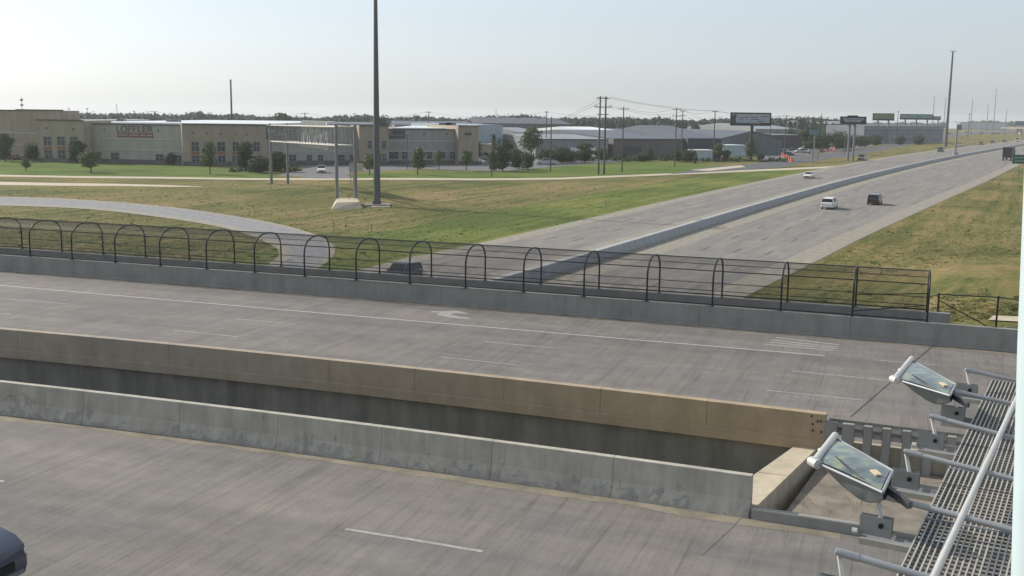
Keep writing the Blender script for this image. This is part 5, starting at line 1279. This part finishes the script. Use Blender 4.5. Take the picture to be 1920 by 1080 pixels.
TL = [(10, 303, 250, 28, 'd', 'dark spreading tree at the far left edge before the tall office section'), (63, 303, 266, 24, 'd', 'round dark tree left of the office entrance'), (49, 322, 297, 15, 'l', 'small thin sapling on the lawn at the far left'),
      (146, 306, 263, 26, 'd', 'dark blue green tree at the right side of the left entrance'), (171, 324, 284, 34, 'l', 'pale loose young tree casting shadow on the left lawn'), (156, 311, 285, 20, 'l', 'pale young tree just behind the larger pale one'), (199, 303, 274, 13, 'd', 'thin tree beside the dark window under the office sign'),
      (322, 309, 280, 14, 'd', 'thin twisted tree between two lower office windows'), (394, 327, 266, 25, 'l', 'narrow light green tree before the brown office block'), (461, 322, 262, 26, 'd', 'tall dark narrow tree before the brown office block'),
      (486, 324, 284, 30, 'd', 'dark bush like tree at the right of the brown block'), (522, 322, 283, 30, 'd', 'dark tree seen between the far gantry columns'), (693, 329, 290, 24, 'l', 'young tree just left of the nearest mast'), (744, 307, 288, 7, 'l', 'tiny orange tinted sapling before the office'),
      (783, 328, 278, 28, 'l', 'young tree with dark top right of the mast'), (823, 318, 283, 16, 'l', 'small young tree before the right office windows'), (874, 320, 281, 20, 'l', 'small young tree left of the white off-road car'), (880, 303, 260, 36, 'd', 'dark tree before the brown right end of the office'),
      (922, 331, 284, 20, 'l', 'light green young tree nearest the lawn edge'), (942, 321, 262, 36, 'd', 'large dark tree left in the row along the lot'), (973, 317, 270, 28, 'd', 'second dark tree in the row along the lot'), (990, 320, 282, 20, 'd', 'low dark green tree in front of the row'),
      (996, 300, 237, 38, 'l', 'tallest light green tree rising above the grey warehouse'), (1027, 308, 272, 28, 'd', 'dark tree behind the light wooden pole'), (1052, 306, 268, 38, 'd', 'broad dark tree above the parked pickups'), (1096, 305, 268, 34, 'd', 'broad dark tree left of the twin poles'),
      (1128, 303, 278, 26, 'd', 'dark bush behind the twin poles'), (945, 275, 243, 14, 'c', 'pointed conifer before the light blue building'), (926, 300, 252, 9, 'c', 'narrow dark conifer beside the lot light'), (1168, 301, 283, 12, 'd', 'small bush at the foot of the single pole'),
      (1205, 303, 282, 24, 'd', 'left bush on the mound before the brown warehouse'), (1219, 303, 279, 14, 'c', 'pointed shrub beside the left bush on the mound'), (1272, 303, 281, 22, 'd', 'green bush before the pole pair'), (1290, 304, 278, 24, 'd', 'rounded bush right of the pole pair'), (1304, 308, 290, 9, 'c', 'small dark conifer right of the rounded bush'),
      (1349, 301, 269, 24, 'l', 'pale green tree left of the big billboard'), (1362, 301, 281, 14, 'd', 'small shrub right of the pale green tree'), (1408, 300, 261, 21, 'l', 'pale green tree at the foot of the big billboard'), (1426, 301, 284, 12, 'd', 'shrub beside the store lot entrance'),
      (1512, 282, 240, 28, 'd', 'tall tree left of the teal store sign'), (1547, 281, 242, 24, 'd', 'tree right of the teal store sign'), (1568, 280, 237, 26, 'd', 'tall tree left of the twin billboard poles'), (1612, 276, 248, 26, 'd', 'dark tree right of the twin billboard poles'), (1530, 283, 253, 30, 'd', 'dark crown below the teal store sign'), (1590, 280, 246, 22, 'd', 'dark tree behind the twin billboard poles'),
      (1650, 268, 257, 16, 'd', 'bush before the long grey building, left'), (1668, 266, 258, 12, 'd', 'bush before the long grey building, right')]
for px, py, pyt, wpx, kd, lab in TL: tree(px, py, pyt, wpx, kd, lab, trunkf=.24 if kd == 'l' else .07)
for px, yt, wp, yy, lab in ((1228, 246, 18, 520, 'treetop rising between the roofs right of the single pole'), (1243, 247, 14, 530, 'smaller treetop beside it between the roofs'), (1316, 246, 14, 560, 'treetop behind the roofs left of the pole by the billboard'), (1486, 240, 22, 620, 'tree behind the dark brick store'), (1456, 243, 16, 640, 'small tree behind the store roofs'), (1640, 247, 22, 640, 'tree at the left end of the grey long building'), (1722, 248, 18, 670, 'tree before the right half of the grey long building'), (1690, 250, 14, 660, 'small tree before the middle of the grey long building')):
    tree(px, 260, yt, wp, 'd', lab, Y=yy, trunkf=.05)
tree(716, 246, 212, 26, 'd', 'tall tree rising behind the nearest mast', Y=470, trunkf=.1)
tree(530, 250, 211, 30, 'd', 'big round crown above the far gantry end', Y=600, trunkf=.1)
# shrubs along the lot edge (continuous low planting)
sh = MB(); rnd = random.Random(5)
def leafcloud(mb, c, rw, rh, n_, leaf):
    for _ in range(n_):
        v = Vector((rnd.gauss(0, 1), rnd.gauss(0, 1), abs(rnd.gauss(0, 1)))).normalized() * rnd.uniform(.25, 1.03)
        p = c + Vector((v.x * rw, v.y * rw, v.z * rh)); nn = (v + Vector((rnd.uniform(-.7, .7), rnd.uniform(-.7, .7), rnd.uniform(-.2, .9)))).normalized()
        u = nn.cross(Vector((rnd.uniform(-1, 1), rnd.uniform(-1, 1), rnd.uniform(-1, 1)))).normalized(); w2 = nn.cross(u); s_ = leaf * rnd.uniform(.6, 1.3)
        mb.add([p - u * s_ - w2 * s_ * .6, p + u * s_ * .8 - w2 * s_ * .7, p + u * s_ + w2 * s_ * .55, p - u * s_ * .7 + w2 * s_ * .75], [(0, 1, 2, 3)])
for px in range(1150, 1320, 5): leafcloud(sh, at(px + rnd.uniform(-3, 3), 301 + rnd.uniform(-2, 2)), 2.2, rnd.uniform(.8, 2.2), 40, .35)
for px in range(1320, 1480, 6): leafcloud(sh, at(px + rnd.uniform(-3, 3), 302 + rnd.uniform(-2, 2)), 2.0, rnd.uniform(.5, 1.6), 30, .35)
for px in range(440, 560, 6): leafcloud(sh, at(px + rnd.uniform(-3, 3), 320 + rnd.uniform(-3, 3)), 1.8, rnd.uniform(1, 2.4), 40, .3)
for px in range(1560, 1760, 9): leafcloud(sh, at(px + rnd.uniform(-3, 3), 272 - (px - 1600) * .08 + rnd.uniform(-1, 1)), 4, rnd.uniform(.8, 1.8), 22, .7)
for px in range(1760, 1920, 7): 
    if rnd.random() < .45: leafcloud(sh, at(px + rnd.uniform(-3, 3), 247 + rnd.uniform(-3, 5)), rnd.uniform(2, 5), rnd.uniform(.6, 2), 20, .8)
me = bpy.data.meshes.new('shrub_planting'); me.from_pydata(sh.v, [], sh.f); me.materials.append(m_treeleaf)
o = bpy.data.objects.new('shrub_planting', me); COL.objects.link(o); setp(o, 'low mixed shrubs along the edges of the lots', 'shrubs', None, 'stuff')
# far wood
prof_ = [(-60, 214), (60, 216), (120, 213), (160, 216), (190, 217), (240, 216), (300, 217), (325, 219), (360, 214), (372, 212), (395, 218), (430, 216), (480, 221), (500, 222), (520, 219), (560, 222), (600, 225), (640, 221), (680, 219), (700, 220), (730, 224), (760, 222), (790, 220), (812, 223), (850, 226), (880, 224), (900, 223), (915, 220), (950, 219), (985, 217), (1030, 226), (1075, 224), (1100, 224), (1140, 223), (1165, 222), (1210, 226), (1235, 222), (1260, 226), (1300, 229), (1340, 225), (1365, 225), (1400, 230), (1450, 224), (1475, 225), (1500, 221), (1530, 221), (1560, 226), (1600, 232), (1640, 232), (1700, 232), (1800, 232), (1850, 228), (1880, 229), (1930, 232), (1990, 232)]
def ptop(px):
    for (a, ya), (b, yb) in zip(prof_, prof_[1:]):
        if a <= px <= b: return ya + (yb - ya) * (px - a) / (b - a)
    return 225
wd2 = MB()
for layer, (Y, st, dy) in enumerate(((1000, 6, -2), (850, 7, 1), (720, 10, 4))):
    px = -70
    while px < 1990:
        px += st * rnd.uniform(.5, 1.4)
        if layer == 2 and (880 < px < 1080): continue
        if px > 1600:
            if layer: continue
            Y = 2200
        elif layer == 0: Y = 1000
        q = atY(px, ptop(px) + dy + rnd.uniform(-2.2, 2.8), Y + rnd.uniform(-30, 60)); r = rnd.uniform(3.5, 6.5) * Y / 1100; hgt = max(4, q.z) + (2.2 if px < 1600 else 1)
        cc0 = Vector((q.x, q.y, hgt * .10)); n0 = len(wd2.v); NU, NVv = 9, 4
        for jv in range(NVv + 1):
            th = PI / 2 * jv / NVv
            for iu in range(NU):
                ph = 2 * PI * iu / NU; k_ = rnd.uniform(.78, .98)
                wd2.v.append(cc0 + Vector((math.cos(ph) * math.cos(th) * r * 1.35 * k_, math.sin(ph) * math.cos(th) * r * 1.35 * k_, math.sin(th) ** .8 * hgt * .84 * k_)))
        for jv in range(NVv):
            for iu in range(NU): wd2.f.append((n0 + jv * NU + iu, n0 + jv * NU + (iu + 1) % NU, n0 + (jv + 1) * NU + (iu + 1) % NU, n0 + (jv + 1) * NU + iu))
        leafcloud(wd2, Vector((q.x, q.y, hgt * .14)), r * 1.4, hgt * .82, 150, .85 * Y / 1100)
me = bpy.data.meshes.new('far_wood'); me.from_pydata(wd2.v, [], wd2.f); me.materials.append(m_farleaf)
o = bpy.data.objects.new('far_wood', me); COL.objects.link(o); setp(o, 'hazy tree line along the whole horizon', 'woods', None, 'stuff')

# ================================================================== SIGN STRUCTURE CATWALK (foreground right)
ZC = 11.5
g0_, g1_ = at(1683, 1080, ZC), at(1860, 715, ZC)
u = V3(g1_ - g0_, 0).normalized(); vv = Vector((u.y, -u.x, 0))       # u along catwalk, v to the right
org = g0_ - u * 2.2; org.z = ZC
cw = thing('catwalk', 'steel grating maintenance catwalk of the sign structure, foreground right', 'catwalk', tuple(org))
Ltot = (g1_ - org).dot(u) + .02
uv = lambda a, b, z=0: org + u * a + vv * b + Vector((0, 0, z))
jo = [((at(px, py, ZC) - org).dot(u)) for px, py in ((1735, 975), (1781, 880), (1820, 800))]
jo = [0, (at(1648, 1150, ZC) - org).dot(u)] + jo + [(at(1838, 756, ZC) - org).dot(u), Ltot]
GW = 1.05; PIT = .046
bar_me = {}
for a, b in zip(jo, jo[1:]):
    a += .012; b -= .012
    e = bpy.data.objects.new('grating_panel', None); COL.objects.link(e); e.parent = cw; e.location = tuple(uv(a, 0) - org); e.empty_display_size = .1
    L_ = b - a; me = MB().bar((0, 0, 0), tuple(u * L_), .013, .032).mesh('bearing_bar', m_galv)
    for k in range(int(GW / PIT) + 1): inst('bearing_bar', me, e, tuple(vv * (k * PIT)))
    cb = MB(); k = .03
    while k < L_: cb.bar(u * k + vv * 0, u * k + vv * GW, .007, .02); k += .092
    for k in (.0, L_): cb.bar(u * k, u * k + vv * GW, .012, .034)
    o = cb.build('cross_bars', m_galvd, e, local=True); o['kind'] = 'stuff'
# edge stringers below
for v_ in (.05, .98):
    MB().bar(uv(0, v_, -.09), uv(Ltot, v_, -.09), .06, .12).build('stringer', m_galvd, cw)
# folded handrail: long pipe plus posts
hr_ = thing('handrail', 'folded down aluminium handrail pipe with cross posts lying over the grating', 'handrail', tuple(uv(2.2, .3, .2)))
R0, R1 = at(1748, 1088, 11.72), at(1907, 746, 11.72)
rd = (R1 - R0).normalized()
MB().tube([R0 - rd * 2.5, R1 + rd * 2.5], .029, 12).build('rail', m_white_alu, hr_, smooth=True)
R2 = R0 + vv * .62; MB().tube([R2 - rd * 2.5, R2 + rd * 9], .029, 12).build('rail', m_white_alu, hr_, smooth=True)
ARMS = [((1811, 693), (1905, 714), .026), ((1786, 733), (1905, 759), .027), ((1745, 780), (1897, 820), .027), ((1696, 846), (1894, 897), .027), ((1642, 926), (1894, 993), .028), ((1569, 1034), (1742, 1084), .029)]
ends = []
for (a, b, r) in ARMS:
    p, q = at(*a, 11.78), at(*b, 11.66); d = (q - p).normalized(); ends.append(p)
    MB().tube([p - d * .01, p, q + d * .8], [r * .9, r, r], 12).build('post', m_alu, hr_, smooth=True)
    MB().tube([p + d * .02, p + d * .16], r * 1.15, 12).build('sleeve', m_alu, hr_, smooth=True)
m_chan = plain('grey_channel_steel', (.27, .28, .28), .55, .2)
# brackets at each post foot
for k, p in enumerate(ends):
    d2 = -vv
    f = V3(p, 0) - V3(org, 0); fu = f.dot(u); fv = f.dot(vv)
    t_ = thing('post_bracket', ['hinge bracket farthest away at the top of the catwalk', 'hinge bracket right of the far lamp', 'third hinge bracket from the top', 'hinge bracket between the two lamps, nearer one', 'hinge bracket just right of the near lamp', 'nearest hinge bracket at the bottom edge'][k], 'bracket', tuple(uv(fu - .16, fv, -.3)), 0, 'hinge brackets beside the catwalk')
    cu_ = fu - .13; fv = fv - .05
    # support channel running under the grating
    MB().bar(uv(cu_, fv - .02, -.07), uv(cu_, .3, -.07), .25, .014).build('channel_web', m_chan, t_)
    MB().bar(uv(cu_ + .13, fv - .02, -.05), uv(cu_ + .13, .0, -.05), .010, .055).build('channel_flange', m_galv, t_)
    MB().bar(uv(cu_ - .13, fv - .02, -.07), uv(cu_ - .13, .0, -.07), .010, .055).build('channel_flange', m_galv, t_)
    for dv in (0.03, .085): MB().bar(uv(cu_ + dv, fv - .05, .02), uv(cu_ + dv, fv + .22, .02), .010, .18).build('hinge_plate', m_chan, t_, bevel=.003)
    MB().bar(uv(cu_ + .06, fv + .12, .09), uv(cu_ + .17, fv + .06, .25), .03, .03, (1, 0, 0)).build('hinge_arm', m_white_alu, t_)
    MB().tube([uv(cu_ + .0, fv + .13, .04), uv(cu_ + .12, fv + .13, .04)], .022, 8).build('bolt', m_black, t_)
    MB().tube([uv(cu_ - .02, fv - .10, -.03), uv(cu_ - .02, fv - .055, -.03)], .026, 8).build('pin', m_white_alu, t_)
# luminaires
m_lens = None
mt, tt, bb = new_mat('lamp_lens_glass'); bb.inputs['Base Color'].default_value = (.30, .37, .38, 1); bb.inputs['Roughness'].default_value = .06
n_ = noise(tt, coord(tt, obj=False), 5, 4, .6); cc_ = ramp(tt, n_, [(.33, (.06, .085, .09)), (.5, (.13, .17, .165)), (.6, (.24, .27, .15)), (.72, (.15, .19, .22))])
tt.links.new(cc_, bb.inputs['Base Color']); bb.inputs['Coat Weight'].default_value = .5; bb.inputs['Coat Roughness'].default_value = .12; bb.inputs['Roughness'].default_value = .3; m_lens = mt
m_housing = plain('lamp_housing', (.20, .22, .23), .5, .2); m_tag = plain('faded_label', (.60, .48, .34), .7)
def luminaire(corners, z, label, zr=None):
    """corners px: bar top, bar bottom, right-bottom, right-top of the lens frame"""
    P = [at(*c, z) for c in corners]; tl, bl, br_, tr = P
    t_ = thing('sign_lamp', label, 'sign lamp', tuple((tl + bl + br_ + tr) / 4 - Vector((0, 0, .2))), 0, 'luminaires lighting the sign')
    ctr = (tl + bl + br_ + tr) / 4; dn = Vector((0, 0, -1))
    ax = ((tr + br_) / 2 - (tl + bl) / 2).normalized(); sd2 = (tl - bl).normalized(); up = ax.cross(sd2)
    if up.z < 0: up = -up
    # housing: tapered deep tray below the lens
    bel = MB(); NS = 10; NG = 6; gv = []
    for i in range(NS + 1):
        f = i / NS; dep = .06 + .33 * math.sin(PI * min(1, f * .92)) ** .8 * (.55 + .6 * f)
        for j in range(NG + 1):
            g = j / NG; gg = .5 + (g - .5) * (1 - .10 * math.sin(PI * f)); sh_ = math.sin(PI * g) ** .45 if 0 < g < 1 else 0
            gv.append(tl.lerp(tr, f).lerp(bl.lerp(br_, f), gg) - up * dep * sh_)
    bel.add(gv, [(i * (NG + 1) + j, i * (NG + 1) + j + 1, (i + 1) * (NG + 1) + j + 1, (i + 1) * (NG + 1) + j) for i in range(NS) for j in range(NG)])
    bel.add([tl, bl, br_, tr], [(0, 1, 2, 3)]); bel.build('housing', m_housing, t_, smooth=True)
    # domed lens
    N, Mx = 12, 9; lens = MB(); gridv = []
    for i in range(N + 1):
        for j in range(Mx + 1):
            f, g = .035 + .93 * i / N, .05 + .90 * j / Mx
            p = tl.lerp(tr, f).lerp(bl.lerp(br_, f), g); hgt = .075 * (math.sin(PI * f) ** .6) * (math.sin(PI * g) ** .6) * (1.15 - .5 * f)
            gridv.append(p + up * (hgt + .008))
    lens.add(gridv, [(i * (Mx + 1) + j, (i + 1) * (Mx + 1) + j, (i + 1) * (Mx + 1) + j + 1, i * (Mx + 1) + j + 1) for i in range(N) for j in range(Mx)])
    lens.build('lens', m_lens, t_, smooth=True)
    # bright frame
    for a, b, r in ((bl, br_, .012), (tl, tr, .010), (tr, br_, .014)): MB().tube([a + up * .012, b + up * .012], r, 8).build('lens_frame', m_alu, t_, smooth=True)
    # front visor bar, thick and bright
    e = (tl - bl)
    MB().tube([bl - e * .02 + up * .03, bl + e * .25 + up * .035, tl + e * .02 + up * .035], [.036, .034, .036], 12).build('visor_bar', m_white_alu, t_, smooth=True)
    MB().tube([bl - ax * .06 - e * .03 + up * .01, bl + ax * .05 - e * .03 + up * .01], .045, 12).build('hinge_cap', m_white_alu, t_, smooth=True)
    MB().tube([bl + e * .42 - ax * .07, bl + e * .42 + ax * .02], .022, 8).build('latch', m_white_alu, t_, smooth=True)
    # reflector bowl edge seen dark through the lens
    arc = MB(); pts = []
    for k in range(9):
        f = .22 + .5 * k / 8; g = .68 + .22 * math.sin(PI * k / 16); p = tl.lerp(tr, f).lerp(bl.lerp(br_, f), g)
        hh = .075 * (math.sin(PI * f) ** .6) * (math.sin(PI * g) ** .6) * (1.15 - .5 * f); pts.append(p + up * (hh + .011))
    arc.tube(pts, [.003 + .008 * math.sin(PI * k / 8) for k in range(9)], 6); arc.build('reflector_edge', m_black, t_)
    p = tl.lerp(tr, .78).lerp(bl.lerp(br_, .78), .52) + up * .062; p2 = tl.lerp(tr, .86).lerp(bl.lerp(br_, .86), .56) + up * .054
    MB().bar(p, p2 + (p2 - p) * .2, .055, .012, tuple(up)).build('label_sticker', m_tag, t_)
    # yoke to the channel
    cm = (tr + br_) / 2
    MB().bar(cm - ax * .1 - up * .07, cm + ax * .3 - up * .14, .045, .06).build('mounting_arm', m_polepaint, t_)
luminaire([(1565, 822), (1529, 868), (1655, 925), (1674, 884)], 11.95, 'near sign lamp with bright front bar and glass lens over the gravel')
luminaire([(1709, 676), (1679, 712), (1781, 743), (1792, 722)], 11.95, 'far sign lamp with bright front bar and glass lens over the far deck')
# mounting post at right edge
m_postw = plain('pale_green_white_paint', (.50, .60, .63), .45, var=.05, vs=4)
ta, tb = CAM + ray(1925, 0) * 2.2, CAM + ray(1893, 1085) * 2.2
side = CR * .072
ps = thing('camera_post', 'pale blue white post very close along the right edge', 'post', tuple(V3(tb, tb.z - 1)))
pts = [CAM + ray(1931, -300) * 2.2 + side, CAM + ray(1926, 300) * 2.2 + side, CAM + ray(1912, 650) * 2.2 + side, CAM + ray(1900, 1085) * 2.2 + side, CAM + ray(1893, 1400) * 2.2 + side]
MB().tube(pts, .07, 32).build('post_tube', m_postw, ps, smooth=True)
print('objects', len(bpy.data.objects), 'tris', sum(len(m_.polygons) for m_ in bpy.data.meshes))
